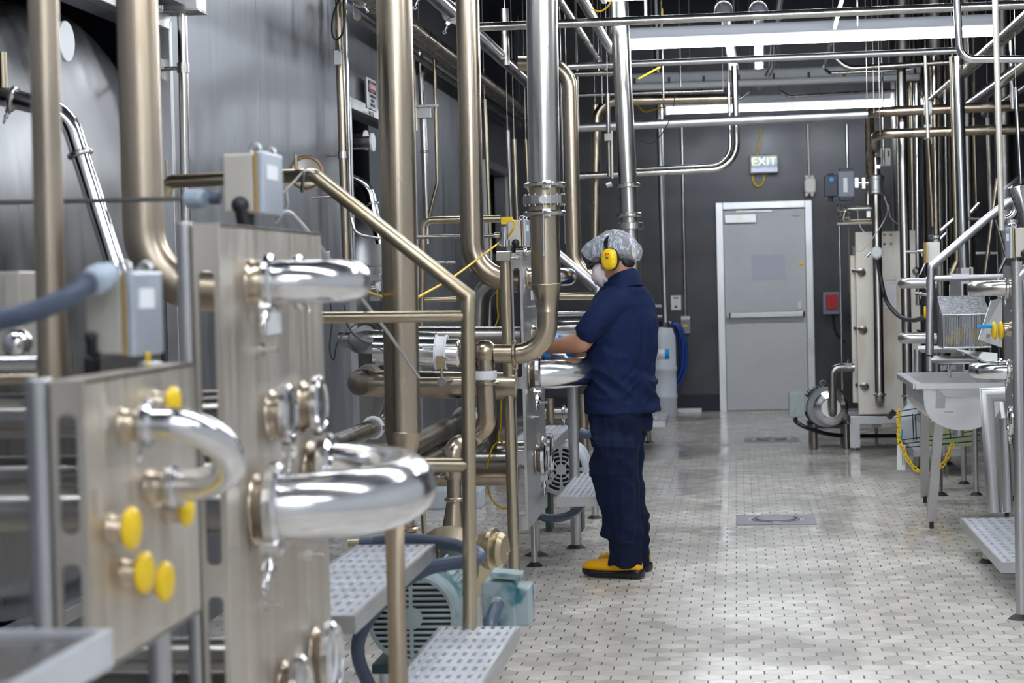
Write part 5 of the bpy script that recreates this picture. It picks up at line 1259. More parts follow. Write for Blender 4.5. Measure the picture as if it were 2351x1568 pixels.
# ---- right handrails and stairs (farther flight)
t = thing('access_steps', 'steel steps with sloping handrail at the right, the handrail rising to the upper right', 'steps', P(2160, 1137, 12.6))
Y = 11.6; r = M(9.5, Y)
MB().pipe([P(2134, 815, Y), P(2138, 612, Y), P(2268, 500, Y + .0), P(2318, 462, Y), P(2351, 460, Y)], r * .98, .02).build('handrail', 'steel_satin', t)
MB().cyl(P(2140, 640, Y), P(2330, 634, Y), r * .72).build('middle_rail', 'steel_satin', t)
MB().cyl(P(2135, 826, Y), P(2244, 826, Y), r).cyl(P(2135, 818, Y), P(2135, 852, Y), r).build('lower_rail', 'steel_satin', t)
MB().box(P(2205, 634, Y - .03), (M(38, Y), .01, M(11, Y))).build('white_sticker', 'label_white', t)
MB().cyl(P(2106, 802, 12.8), P(2200, 802, 12.8), M(8, 12.8)).cyl(P(2106, 802, 12.8), P(2106, 860, 12.8), M(8, 12.8)).build('rear_frame', 'steel_satin', t)
c = PZ(2156, 1137); MB().cyl((c.x, c.y, .004), (c.x, c.y, .95), M(9, c.y)).build('leg', 'steel_dark', t); MB().lathe([(0, .06), (.006, .05), (.022, .03)], (c.x, c.y, 0), (0, 0, 1), 18).build('foot', 'rubber', t)
t = thing('step_stool', 'low grated steel step on two legs under the white jugs', 'step', P(2130, 1070, 14.6))
q = PZ(2107, 1076); x0 = P(2091, 1020, 14.3).x
tread(t, x0, x0 + .36, 14.1, 14.9, .185, 7)
for px, py in ((2107, 1076), (2174, 1065)):
    c = PZ(px, py); MB().cyl((c.x, c.y, .004), (c.x, c.y, .15), M(9, c.y)).build('leg', 'steel_dark', t); MB().lathe([(0, .05), (.02, .025)], (c.x, c.y, 0), (0, 0, 1), 16).build('foot', 'rubber', t)
# nearer right flight
def rstairs():
    t = thing('access_steps', 'steel steps at the right edge with grated tread low over the floor', 'steps', (1.35, 9.3, 0))
    x0 = P(2203, 1178, 10.35).x
    z = 1.45 - (1178 - 614) * 10.35 / F_
    # tread: left edge seen from (2203,1178) back to (2258,1280) front
    y1, y0 = 10.35, 8.75
    tread(t, x0, x0 + .62, y0, y1, z, 12, m='grating')
    for px, py in ((2272, 1291),):
        c = PZ(px, py); MB().cyl((c.x, c.y, .004), (c.x, c.y, z - .04), M(15, c.y)).build('leg', 'steel_satin', t); MB().lathe([(0, .055), (.008, .045), (.02, .035)], (c.x, c.y, 0), (0, 0, 1), 18).build('foot', 'rubber', t)
    Y = 9.9
    MB().pipe([P(2282, 1176, Y), P(2265, 906, Y), P(2400, 902, Y)], M(15.5, Y), 0, 20).build('frame', 'steel_satin', t)
    Y = 8.34
    MB().cyl(V((P(2345, 1400, Y).x, Y, .005)), P(2334, 600, Y), M(12.5, Y)).build('post', 'steel_satin', t)
    MB().pipe([P(2334, 640, Y), P(2420, 560, Y)], M(12, Y), 0).build('handrail', 'steel_satin', t)
    MB().lathe([(0, .055), (.008, .045), (.02, .028)], (P(2345, 1400, Y).x, Y, 0), (0, 0, 1), 18).build('foot', 'rubber', t)
rstairs()
# cabinet on the right with its bends
xr = 1.22
tD = header('steel header cabinet at the right edge with two return bends facing the aisle', xr, 8.7, 9.35, .70, 1.455, -1, [(.78, .95), (.99, 1.16), (1.2, 1.40)], 'steel_satin', skirt=-.0)
for (y, z, r_) in ((8.95, 1.357, .034), (9.2, 1.357, .034), (8.95, .99, .036), (9.2, .99, .036), (9.1, 1.17, .03), (8.9, .78, .045)):
    port(tD, xr, y, z, r_, -1, 'cap' if z == .78 else 'stub', nut=1)
ubend('upper return bend on the right edge cabinet', xr, (8.95, 1.357), (9.2, 1.357), .034, .0, -1, 'steel')
ubend('lower polished return bend on the right edge cabinet, above the sink', xr, (8.95, .99), (9.2, .99), .035, .0, -1, 'steel_polished')
for (y, z) in ((8.9, 1.255), (8.9, .885)):
    MB().cyl((xr, y, z), (xr - .03, y, z), .006, seg=10).build('locating_pin', 'steel_polished', tD)
t2 = [MB().cyl((xr - .03 - .03 * k, 9.12, 1.17), (xr, 9.12, 1.17), .02) for k in range(1)]
for k, (dx, lab) in enumerate(((.075, 'yellow plastic cap farther from the right edge cabinet, left of the pair'), (.045, 'yellow plastic cap next to the right edge cabinet, right of the pair'))):
    tag(MB().lathe([(-.008, .02), (-.006, .034), (0, .041), (.004, .041), (.01, .034), (.012, .0)], (xr - dx, 9.1, 1.165), (-1, -.05, 0), 28).build('yellow_cap', 'yellow'), lab, 'cap', 'yellow caps on the right edge cabinet')
tag(MB().box((xr - .11, 9.1, 1.185), (.075, .02, .018)).build('blue_handle', 'blue_label', bev=.005), 'small blue handle sticking out of the yellow caps at the right', 'handle')
jbox('beige junction box on top of the right edge cabinet', 1.185, 1.30, 8.85, 9.0, 1.487, 1.622, -1)
tag(MB().cyl((1.22, 8.92, 1.455), (1.22, 8.92, 1.49), .012).build('support_stub', 'steel'), 'short stub under the right junction box', 'stub')
# second cabinet behind, at px 2100-2150
t = thing('junction_box', 'pale junction box with yellow edge behind the right sloping handrail', 'electrical box', P(2140, 600, 12.6))
MB().box(P(2140, 580, 12.6), (M(30, 12.6), .16, M(46, 12.6))).build('body', 'off_white', t, bev=.003); MB().box(P(2125, 580, 12.58), (M(3, 12.6), .17, M(46, 12.6))).build('gasket', 'gasket_gold', t)
for k, (py, lab) in enumerate(((650, 'small return bend left of the right handrail post, upper one'), (777, 'small return bend left of the right handrail post, lower one'))):
    Y = 13.2
    t = thing('u_bend_pipe', lab, 'pipe', P(2120, py, Y), 'small return bends behind the right handrail')
    a = P(2150, py, Y); R_ = .06
    pts = [a] + [P(2092, py, Y) + V((.0, R_, 0)) + V((-math.sin(q) * R_ * .8, -math.cos(q) * R_, 0)) for q in [PI * i / 12 for i in range(13)]] + [a + V((0, 2 * R_, 0))]
    MB().sweep(pts, M(12, Y), 18).build('tube', 'steel_satin', t); MB().clamp(P(2128, py, Y), (1, 0, 0), M(11, Y), nut=1).build('clamp', 'steel', t)
tE = header('narrow steel header cabinet behind the right handrail post, partly hidden', 1.42, 12.9, 13.6, .70, 1.45, -1, [(.80, 1.0), (1.1, 1.35)], 'steel_satin')
for k, (px, lab) in enumerate(((2121, 'yellow plastic cap at the end of the black cable, left of the pair'), (2128, 'yellow plastic cap at the end of the black cable, right of the pair'))):
    tag(MB().lathe([(0, M(9, 13)), (.003, M(14, 13)), (.012, M(14, 13)), (.016, M(8, 13)), (.016, 0)], P(px, 717, 13.0), (1, -.1, 0), 24).build('yellow_cap', 'yellow'), lab, 'cap', 'yellow caps behind the right handrail post')
for k, (pts, m, lab) in enumerate((([(2105, 577, 14), (2128, 577, 14)], 'steel', 'short steel stub with flange beside the pale junction box'), ([(2080, 578, 15), (2105, 578, 15)], 'steel_satin', 'short horizontal pipe from the tall clamped pipe'), ([(2100, 673, 14), (2130, 677, 14)], 'steel_bright', 'small bright steel union under the upper small bend'),
        ([(2240, 582, 13.5), (2290, 581, 13.5)], 'steel', 'thin horizontal tube left of the right junction box'), ([(2222, 502, 14.5), (2262, 503, 14.5)], 'steel_dark', 'thin dark horizontal tube behind the sloping handrail top'))):
    OP(lab, pts, 7, m, clamps=((0, .5, 1),) if k in (0, 2) else (), seg=12)
for k, (a, b, w_, lab) in enumerate((((2160, 530, 14), (2196, 498, 14), 9, 'clear edged panel strut slanting up behind the right handrail, lower one'), ((2228, 488, 14.2), (2248, 466, 14.2), 8, 'small slanted glass tube end above the right handrail'), ((2112, 630, 13.6), (2126, 600, 13.6), 5, 'slim pale slanted rod beside the pale junction box'), ((2160, 548, 14), (2172, 535, 14), 7, 'short slanted clear tube beside the pale junction box'))):
    OP(lab, [a, b], w_, 'steel_bright', seg=12)
OP('leaning steel pipe behind the sloping handrail, left one', [(2290, 410, 13.4), (2240, 800, 13.4)], 10, 'steel_warm', seg=12)
OP('leaning steel pipe behind the sloping handrail, right one', [(2286, 505, 13.6), (2310, 590, 13.6), (2268, 680, 13.6)], 8, 'steel_dark', seg=12)
OP('bent polished pipe under the funnel at the right edge', [(2330, 465, 10.6), (2334, 500, 10.6), (2300, 505, 10.6)], 17, 'steel_polished', bend=.06, clamps=((1, .8, 0),))
tag(MB().lathe([(0, .0), (0, .045), (.012, .05), (.16, .03), (.3, .03)], P(2336, 424, 10.2), P(2360, 520, 10.2) - P(2336, 424, 10.2), 28, True).build('funnel', 'steel_polished'), 'steel funnel spout cut by the right edge', 'funnel')
t = thing('bolted_joint', 'small bolted pipe joint below the bent polished pipe', 'fitting', P(2322, 520, 10.6))
b = MB().lathe([(-.012, .02), (-.012, .045), (.012, .045), (.012, .02)], P(2323, 510, 10.6), (0, 0, 1), 20, False).cyl(P(2323, 540, 10.6), P(2323, 490, 10.6), .015)
b.build('joint', 'steel', t)
# ------------------------------------------------------------------ basket, sink, jugs, chain (right)

t = thing('wire_basket', 'perforated steel basket with slanted lid holding yellow caps, above the sink', 'basket', P(2218, 800, 11.4))
Y = 11.4; a = P(2166, 799, Y); b = P(2262, 722, Y); D = .26
def quad(p, q, r_, s_, nm, m, th=.003):
    o = MB().add([p, q, r_, s_], [(0, 1, 2, 3)]).build(nm, m, t); so = o.modifiers.new('Solidify', 'SOLIDIFY'); so.thickness = th; return o
x0, x1, z0, z1 = a.x, P(2275, 799, Y).x, a.z, b.z
ptp = MB().add([(x0, Y, z0), (x1, Y, z0), (x1, Y, z1), (x0, Y, z1)], [(0, 1, 2, 3)]).add([(x0, Y, z0), (x0, Y + D, z0), (x0, Y + D, z1), (x0, Y, z1)], [(0, 1, 2, 3)]).add([(x1, Y, z0), (x1, Y + D, z0), (x1, Y + D, z1), (x1, Y, z1)], [(0, 1, 2, 3)]).add([(x0, Y + D, z0), (x1, Y + D, z0), (x1, Y + D, z1), (x0, Y + D, z1)], [(0, 1, 2, 3)])
o = ptp.build('mesh_walls', 'wire_mesh', t); so = o.modifiers.new('Solidify', 'SOLIDIFY'); so.thickness = .002
MB().box(((x0 + x1) / 2, Y + D / 2, z0), (x1 - x0, D, .004)).build('floor_sheet', 'steel_dark', t)
zl = P(2200, 699, Y + D).z
lid = MB().add([(x0 - .005, Y - .01, z1), (x1 + .005, Y - .01, z1), (x1 + .005, Y + D, zl + .05), (x0 - .005, Y + D, zl + .05)], [(0, 1, 2, 3)]).build('slanted_lid', 'perforated', t) if 'perforated' in MAT else MB().add([(x0 - .005, Y - .01, z1), (x1 + .005, Y - .01, z1), (x1 - .01, Y + D, zl + .05), (x0 - .005, Y + D, zl + .05)], [(0, 1, 2, 3)]).build('slanted_lid', 'lid_mesh', t)
so = lid.modifiers.new('Solidify', 'SOLIDIFY'); so.thickness = .003
f = MB()
for (p, q) in (((x0, Y, z0), (x1, Y, z0)), ((x0, Y, z1), (x1, Y, z1)), ((x0, Y, z0), (x0, Y, z1)), ((x1, Y, z0), (x1, Y, z1)), ((x0, Y + D, z0), (x0, Y + D, zl + .05)), ((x1, Y + D, z0), (x1, Y + D, zl + .05)), ((x0, Y, z0), (x0, Y + D, z0)), ((x1, Y, z0), (x1, Y + D, z0))): f.cyl(p, q, .005, seg=8)
f.build('rim', 'steel_bright', t)
tag(MB().pipe([P(2180, 700, 11.6), P(2180, 655, 11.62)], .003, 0, 8).build('hanging_wire', 'steel'), 'left wire hanging the perforated basket from the rail', 'wire', 'wires holding the basket')
tag(MB().pipe([P(2249, 695, 11.6), P(2249, 655, 11.62)], .003, 0, 8).build('hanging_wire', 'steel'), 'right wire hanging the perforated basket from the rail', 'wire', 'wires holding the basket')
caps = [((2200, 768, 11.5), (.2, -1, .1), 'yellow cap standing upright in the middle of the basket'), ((2186, 780, 11.50), (.1, -.5, 1), 'yellow cap lying at the lower left of the basket'), ((2218, 763, 11.58), (.3, -.8, .6), 'yellow cap behind the upright one in the basket'),
        ((2240, 770, 11.52), (-.1, -1, .1), 'yellow cap standing at the right of the basket'), ((2250, 779, 11.50), (0, -1, .2), 'yellow cap lowest at the right of the basket')]
for p, d, lab in caps:
    tag(MB().lathe([(-.012, .036), (-.008, .041), (0, .041), (.004, .036), (.004, .028), (.0, .026), (.0, 0)], P(*p), d, 24).build('yellow_cap', 'yellow'), lab, 'cap', 'yellow caps in the basket')
# white perforated boards
def board(label, pts, m='white_plastic', spots=()):
    t = thing('cutting_board', label, 'board', min((V(q) for q in pts), key=lambda q: q.z))
    o = MB().add(pts, [tuple(range(len(pts)))]).build('board', 'dimple_white', t); so = o.modifiers.new('Solidify', 'SOLIDIFY'); so.thickness = .006; so.offset = 0
    for q, r_ in spots: MB().cyl(V(q) + V((0, -.007, 0)), V(q) + V((0, .001, 0)), r_, seg=16).build('hole', 'drain_metal', t)
    return t
board('white dimpled board leaning beside the basket, with one grey hole', [P(2246, 779, 10.6), P(2275, 690, 10.7), P(2300, 684, 10.8), P(2300, 798, 10.7)], spots=((P(2269, 771, 10.62), .011),))
board('white dimpled board lying flat under the basket', [P(2196, 803, 12.2), P(2290, 812, 11.0), P(2290, 845, 10.7), P(2246, 822, 11.1)])
# sink
def sink():
    Y0, Y1 = 11.1, 12.25
    t = thing('wash_sink', 'large rounded steel wash sink on splayed angle legs at the right', 'sink', (1.45, 11.7, 0))
    zr = .80; x0a = P(2108, 878, Y0).x; x0b = P(2088, 853, Y1).x; x0 = .98; x1 = 1.78
    z_top = 1.45 - (879 - 614) * Y0 / F_
    # half-round trough: profile in the Y-Z? the round end faces the camera
    xa, xb = P(2120, 890, Y0).x, P(2300, 890, Y0).x; xc = (xa + xb) / 2; hw = (xb - xa) / 2
    dep = z_top - P(2210, 988, Y0).z
    prof = [(-hw, 0), (-hw, -.06)]
    for k in range(1, 16):
        a = PI * k / 16; prof.append((-hw * math.cos(a), -.06 - (dep - .06) * math.sin(a) ** .8))
    prof += [(hw, -.06), (hw, 0)]
    vs = []; fs = []; n = len(prof)
    for yy in (Y0, Y1):
        for x, z in prof: vs.append((xc + x, yy, z_top + z))
    for i in range(n - 1): fs.append((i, n + i, n + i + 1, i + 1))
    fs.append(tuple(range(n))); fs.append(tuple(range(2 * n - 1, n - 1, -1)))
    o = MB().add(vs, fs, False).build('basin', 'steel_sink', t); so = o.modifiers.new('Solidify', 'SOLIDIFY'); so.thickness = .004; so.offset = -1
    rim = MB()
    rim.box((xc, Y0 - .015, z_top), (2 * hw + .09, .05, .03)).box((xc, Y1 + .015, z_top), (2 * hw + .09, .05, .03)).box((xc - hw - .03, (Y0 + Y1) / 2, z_top), (.05, Y1 - Y0 - .022, .029)).box((xc + hw + .03, (Y0 + Y1) / 2, z_top), (.05, Y1 - Y0 - .022, .029))
    rim.build('rim', 'steel_sink', t)
    MB().prism([(-.16, 0), (.16, 0), (.12, -.045), (-.12, -.045)], (P(2222, 885, Y0).x, Y0 - .02, z_top - .015), (1, 0, 0), (0, 0, 1), .02).build('front_gusset', 'steel_satin', t)
    MB().box((P(2220, 911, Y0).x, Y0 - .006, P(2220, 911, Y0).z), (M(80, Y0), .006, M(2, Y0))).box((P(2178, 945, Y0).x, Y0 - .006, P(2178, 945, Y0).z), (M(18, Y0), .006, M(2, Y0))).build('weld_line', 'steel_bright', t)
    MB().cyl((xc, Y0 + .25, z_top - dep - .05), (xc, Y0 + .25, z_top - dep + .01), .03).build('drain_spout', 'steel_satin', t)
    for (tx, ty, TY, bx, by) in ((2162, 888, Y0 - .03, 2139, 1213), (2124, 940, Y1 - .1, 2124, 1154), (2282, 905, Y0 - .02, 2312, 1190), (2300, 900, Y1, 2330, 1150)):
        a = P(tx, ty, TY); b = PZ(bx, by); b.z = .03
        d = (b - a); u = V((0, 1, 0)); x_ = V((1, 0, 0))
        l = MB()
        for off, w_, h_ in ((V((0, 0, 0)), .05, .004), (V((-.023, .022, 0)), .004, .045)):
            q = [a + off + V((sx * w_ / 2, sy * h_ / 2, 0)) for sx, sy in ((-1, -1), (1, -1), (1, 1), (-1, 1))] + [b + off + V((sx * w_ / 2, sy * h_ / 2, 0)) for sx, sy in ((-1, -1), (1, -1), (1, 1), (-1, 1))]
            l.add(q, [(3, 2, 1, 0), (4, 5, 6, 7), (0, 1, 5, 4), (1, 2, 6, 5), (2, 3, 7, 6), (3, 0, 4, 7)])
        l.build('leg', 'steel_satin', t); MB().cyl((b.x, b.y, 0), (b.x, b.y, .035), .012).build('foot', 'rubber', t)
    return xc, z_top
sk = sink()
t = thing('faucet', 'small steel faucet at the back of the wash sink', 'faucet', P(2178, 862, 12.2))
MB().cyl(P(2176, 850, 12.2), P(2177, 823, 12.2), .018).cyl(P(2167, 822, 12.2), P(2172, 842, 12.2), .010).cyl(P(2179, 850, 12.15), P(2182, 864, 11.9), .009).box(P(2176, 844, 12.2), (.09, .03, .03)).build('body', 'steel_polished', t)
# rack with jugs
def rack():
    Y = 13.2; t = thing('wire_rack', 'black wire shelf rack under the sink holding the jugs', 'rack', P(2060, 1020, Y))
    w = MB(); r = .004
    A = [(2062, 945, 2148, 930), (2058, 958, 2150, 946), (2062, 1011, 2250, 988), (2064, 1020, 2250, 998), (2072, 1028, 2250, 1012)]
    for a, b, c_, d in A: w.cyl(P(a, b, Y - .1), P(c_, d, Y), r, seg=6)
    for px, p0, p1 in ((2095, 950, 1012), (2101, 952, 1010), (2180, 985, 1006), (2065, 948, 1020)): w.cyl(P(px, p0, Y - .1), P(px + 3, p1, Y - .1), r, seg=6)
    w.build('wires', 'black', t)
    # white jug lying back and the flat yellow-green one
    t = thing('jug', 'translucent white plastic jug standing in the black wire rack', 'jug', P(2095, 1012, Y))
    c = P(2092, 1010, Y + .05); s = Y / F_
    prof = [(0, 27 * s), (.006, 30 * s), (48 * s, 30 * s), (60 * s, 26 * s), (80 * s, 9 * s), (84 * s, 8 * s), (95 * s, 8 * s)]
    j = MB().lathe(prof, c, (0, 0, 1), 24)
    # square it a little
    for i, q in enumerate(j.v):
        dx, dy = q.x - c.x, q.y - c.y; h = q.z - c.z
        if h < 62 * s:
            k = (abs(dx) ** 4 + abs(dy) ** 4) ** .25; R_ = math.hypot(dx, dy); f_ = R_ / max(k, 1e-6); f_ = min(f_, 1.3); q.x = c.x + dx * f_ * 1.0; q.y = c.y + dy * f_ * .8
    j.build('bottle', 'jug', t)
    MB().box(P(2118, 962, Y - .02), (M(34, Y), .004, M(22, Y)), R=Matrix.Rotation(.65, 3, 'Y')).build('label', 'label_grey', t)
    MB().cyl(P(2051, 955, Y - .15), P(2042, 948, Y - .15), M(11, Y), seg=20).build('black_cap', 'black', t)
    t = thing('jug', 'flat yellow-green filled plastic jug lying in the rack under the sink', 'jug', P(2160, 1020, Y))
    MB().rbox(P(2185, 992, Y + .12), (M(108, Y), .16, M(62, Y)), .03, axis='Y').build('bottle', 'jug_liquid', t)
rack()
t = thing('jug_tag', 'white hanging card with green and red lines, below the yellow chain', 'tag', P(2070, 1080, 12.8))
MB().box(P(2069, 1050, 12.8), (M(19, 12.8), .003, M(58, 12.8)), R=Matrix.Rotation(.03, 3, 'Y')).build('card', 'label_white', t)
MB().box(P(2072, 1045, 12.79), (M(2, 12.8), .003, M(46, 12.8))).build('green_line', 'green_ink', t); MB().box(P(2076, 1045, 12.79), (M(1.6, 12.8), .003, M(40, 12.8))).build('red_line', 'sign_red', t)
# yellow chain
def chain():
    path = [(2066, 942), (2062, 960), (2065, 985), (2063, 1005), (2072, 1030), (2085, 1055), (2100, 1075), (2118, 1084), (2140, 1085), (2160, 1072), (2175, 1050), (2184, 1028), (2188, 1020)]
    Y = 12.7
    pts = spline([P(x, y, Y) for x, y in path], 12)
    L = 0; acc = [0]
    for i in range(1, len(pts)): L += (pts[i] - pts[i - 1]).length; acc.append(L)
    pitch = M(11.5, Y); n = int(L / pitch)
    t = thing('plastic_chain', 'yellow plastic chain hanging in a loop from the jug rack', 'chain', P(2130, 1085, Y))
    def at(s_):
        for i in range(1, len(pts)):
            if acc[i] >= s_: k = (s_ - acc[i - 1]) / max(1e-9, acc[i] - acc[i - 1]); return pts[i - 1].lerp(pts[i], k)
        return pts[-1]
    for i in range(n):
        c = at((i + .5) * pitch); d = (at(min(L, (i + 1) * pitch)) - at(i * pitch)).normalized()
        u = V((0, 1, 0)) if i % 2 else V((0, 1, 0)).cross(d).normalized()
        if i % 2: u = (u * .8 + V((0, 1, 0)).cross(d) * .6).normalized()
        l, w_ = M(8.2, Y), M(3.6, Y)
        ring = [c + d * (l - w_) * (1 if k < 9 else -1) + d * w_ * math.sin(PI * (k % 9) / 8 + (0 if k < 9 else PI)) + u * w_ * math.cos(PI * (k % 9) / 8 + (0 if k < 9 else PI)) for k in range(18)]
        MB().sweep(ring + [ring[0]], M(1.5, Y), 8, cap=False).build('chain_link', 'yellow', t)
chain()
tag(MB().sweep(spline([P(2072, 985, 12.75), P(2070, 1005, 12.75), P(2069, 1022, 12.75)], 5), .004, 6).build('twine', 'blue_label'), 'blue tie holding the card to the yellow chain', 'tie')
# bright rails and hose beside the right steps
OP('pale hose running down between the right posts', [(2300, 925, 10.6), (2312, 1020, 10.4), (2306, 1175, 10.2)], 10, 'label_white', name='hose', cat='hose')
OP('second vertical steel post between the right frame and the edge post', [(2305, 960, 10.1), (2314, 1175, 10.1)], 22, 'steel_satin', name='post', cat='post')
# yellow cables high up
for k, (pts, Y, lab) in enumerate((
    ([(1340, -10), (1352, 15), (1375, 26), (1395, 15), (1408, -8)], 11, 'yellow cable loop at the top edge left of the first fixture'),
    ([(1404, 92), (1414, 97), (1432, 96)], 13.4, 'short yellow plug cable at the left end of the brightest fixture'),
    ([(1404, 92), (1412, 112), (1442, 130)], 13.4, 'yellow cable sagging under the left end of the brightest fixture'),
    ([(1466, 181), (1495, 165), (1516, 154)], 14, 'yellow cable below the left end of the brightest fixture'),
    ([(1520, 20), (1520, 50), (1514, 80)], 14, 'yellow cable hanging behind the brightest fixture'),
    ([(1462, 240), (1480, 256), (1505, 250), (1528, 246)], 18.5, 'yellow cable with plug left of the farthest fixture'))):
    tag(MB().sweep(spline([P(x, y, Y) for x, y in pts], 7), M(2.0, Y), 8).build('yellow_cable', 'yellow_cable'), lab, 'cable')
tag(MB().sweep(spline([P(1550, 215, 13), P(1545, 250, 13), P(1530, 290, 13), P(1500, 328, 13), P(1470, 322, 13)], 7), M(1.3, 13), 6).build('black_cable', 'black'), 'thin black cable hanging from the unlit fixture', 'cable')
# ------------------------------------------------------------------ the worker
PY = 9.55
PERS = thing('person', 'person in navy workwear, hair net, yellow ear muffs and boots, reaching into the steel cabinet', 'person', (P(1425, 1300, PY).x, PY, 0))
def Q(px, py, dy=0): return P(px, py, PY + dy)
def proj(w):
    d = ROT.transposed() @ (w - CAMP); return (W_ / 2 + F_ * d.x / -d.z, H_ / 2 - F_ * d.y / -d.z)
AZ = math.radians(35)
Fd = V((-math.cos(AZ), math.sin(AZ), 0)); Ld = V((-math.sin(AZ), -math.cos(AZ), 0)); Ud = V((0, 0, 1))
def solid(mb, name, m, vox, smooth=6, fold=None, parent=PERS, sf=.6):
    """fuse the pieces into one continuous skin, smooth it, press folds into it"""
    me = bpy.data.meshes.new('t'); me.from_pydata([tuple(q) for q in mb.v], [], mb.f); me.update()
    o = bpy.data.objects.new('t', me); COL.objects.link(o)
    r = o.modifiers.new('r', 'REMESH'); r.mode = 'VOXEL'; r.voxel_size = vox
    if smooth: s = o.modifiers.new('s', 'SMOOTH'); s.iterations = smooth; s.factor = sf
    dg = bpy.context.evaluated_depsgraph_get(); dg.update()
    m2 = bpy.data.meshes.new_from_object(o.evaluated_get(dg)); bpy.data.objects.remove(o)
    off = V(parent['_o'])
    nr = [v.normal.copy() for v in m2.vertices]
    for i, v in enumerate(m2.vertices):
        c = v.co.copy()
        if fold: c += nr[i] * fold(c, nr[i])
        v.co = c - off
    for p in m2.polygons: p.use_smooth = True
    m2.materials.clear(); m2.materials.append(MAT[m]); m2.name = name
    ob = bpy.data.objects.new(name, m2); COL.objects.link(ob); ob.parent = parent; ob['_o'] = tuple(off)
    return ob
def limb(mb, pts, seg=18):
    """pts: list of (point, radius), rounded ends"""
    P_ = [V(p) for p, _ in pts]; R_ = [r for _, r in pts]
    # densify
    pp = []; rr = []
    sp = spline(P_, 6)
    for i in range(len(sp)):
        k = i / 6; j = min(int(k), len(R_) - 2); t = k - j; pp.append(sp[i]); rr.append(R_[j] * (1 - t) + R_[j + 1] * t)
    d0 = (pp[0] - pp[1]).normalized(); d1 = (pp[-1] - pp[-2]).normalized()
    pre = [(pp[0] + d0 * rr[0] * math.sin(a), rr[0] * math.cos(a)) for a in (1.45, 1.1, .7, .35)]
    post = [(pp[-1] + d1 * rr[-1] * math.sin(a), rr[-1] * math.cos(a)) for a in (.35, .7, 1.1, 1.45)]
    al = pre + list(zip(pp, rr)) + post
    return mb.sweep([a for a, _ in al], 0, seg, rr=[b for _, b in al])
def loft(mb, rings, seg=40, ex=2.3):
    """rings: (centre, half breadth along L, half depth along F)"""
    vs = []; fs = []
    for c, hb, hd in rings:
        for i in range(seg):
            t = 2 * PI * i / seg; a, b = math.cos(t), math.sin(t)
            k = (abs(a) ** ex + abs(b) ** ex) ** (-1 / ex)
            vs.append(V(c) + Ld * hb * a * k + Fd * hd * b * k)
    n = len(rings)
    for j in range(n - 1):
        for i in range(seg): fs.append((j * seg + i, j * seg + (i + 1) % seg, (j + 1) * seg + (i + 1) % seg, (j + 1) * seg + i))
    fs.append(tuple(range(seg - 1, -1, -1))); fs.append(tuple(range((n - 1) * seg, n * seg)))
    return mb.add(vs, fs, True)
def lerp_rings(rows, step=.02):
    out = []
    for a, b in zip(rows[:-1], rows[1:]):
        n = max(1, int((V(a[0]) - V(b[0])).length / step))
        for k in range(n):
            t = k / n; t2 = t * t * (3 - 2 * t) * .5 + t * .5; out.append((V(a[0]).lerp(V(b[0]), t), a[1] + (b[1] - a[1]) * t2, a[2] + (b[2] - a[2]) * t2))
    out.append(rows[-1]); return out
# skeleton points
shL, shR = Q(1393, 712, -.155), Q(1470, 704, .16)
elL, wrL = Q(1337, 786, -.17), Q(1249, 799, .03)
elR, wrR = Q(1392, 792, .27), Q(1292, 786, .16)
hc = Q(1404, 590, 0)
# head tilt
tilt = math.radians(16); HF0 = V((-math.cos(math.radians(18)), math.sin(math.radians(18)), 0)); HL = V((-math.sin(math.radians(18)), -math.cos(math.radians(18)), 0))
HF = (HF0 * math.cos(tilt) - Ud * math.sin(tilt)).normalized(); HU = HL.cross(HF).normalized() * -1
if HU.z < 0: HU = -HU
HR = Matrix((HF, HL, HU)).transposed()
b = MB()
b.sph(hc + HU * .02, 1, 28, 18, (.096, .076, .098), HR)                       # skull
b.sph(hc + HF * .028 - HU * .042, 1, 24, 16, (.066, .058, .074), HR)          # face and jaw
b.sph(hc + HF * .062 - HU * .088, 1, 16, 10, (.026, .026, .022), HR)          # chin
b.sph(hc + HF * .094 - HU * .030, 1, 14, 10, (.018, .012, .024), HR)          # nose
b.sph(hc + HF * .083 + HU * .012, 1, 14, 10, (.016, .046, .014), HR)          # brow
b.sph(hc + HF * .084 - HU * .063, 1, 12, 8, (.012, .024, .010), HR)           # lips
for s in (1, -1): b.sph(hc + HL * .077 * s - HU * .010 - HF * .008, 1, 12, 8, (.018, .010, .030), HR)   # ears
limb(b, [(hc - HU * .04 - HF * .03, .060), (Q(1432, 642, 0), .060), (Q(1440, 690, 0), .085)])
loft(b, lerp_rings([(Q(1434, 672), .11, .07), (Q(1432, 705), .165, .095), (Q(1430, 760), .155, .10), (Q(1426, 850), .14, .095), (Q(1424, 930), .155, .105), (Q(1424, 985), .14, .10)]))
limb(b, [(shL, .055), (shL.lerp(elL, .5), .050), (elL, .044)])
limb(b, [(elL, .046), (elL.lerp(wrL, .25), .047), (elL.lerp(wrL, .65), .038), (wrL, .029)])
limb(b, [(shR, .055), (elR, .044)]); limb(b, [(elR, .046), (elR.lerp(wrR, .3), .045), (wrR, .029)])
for pts in ([(Q(1412, 970, -.08), .085), (Q(1412, 1105, -.07), .060), (Q(1430, 1285, -.03), .042)], [(Q(1436, 970, .1), .085), (Q(1438, 1105, .14), .060), (Q(1460, 1285, .18), .042)]): limb(b, pts)
solid(b, 'body', 'skin', .0085, 5)

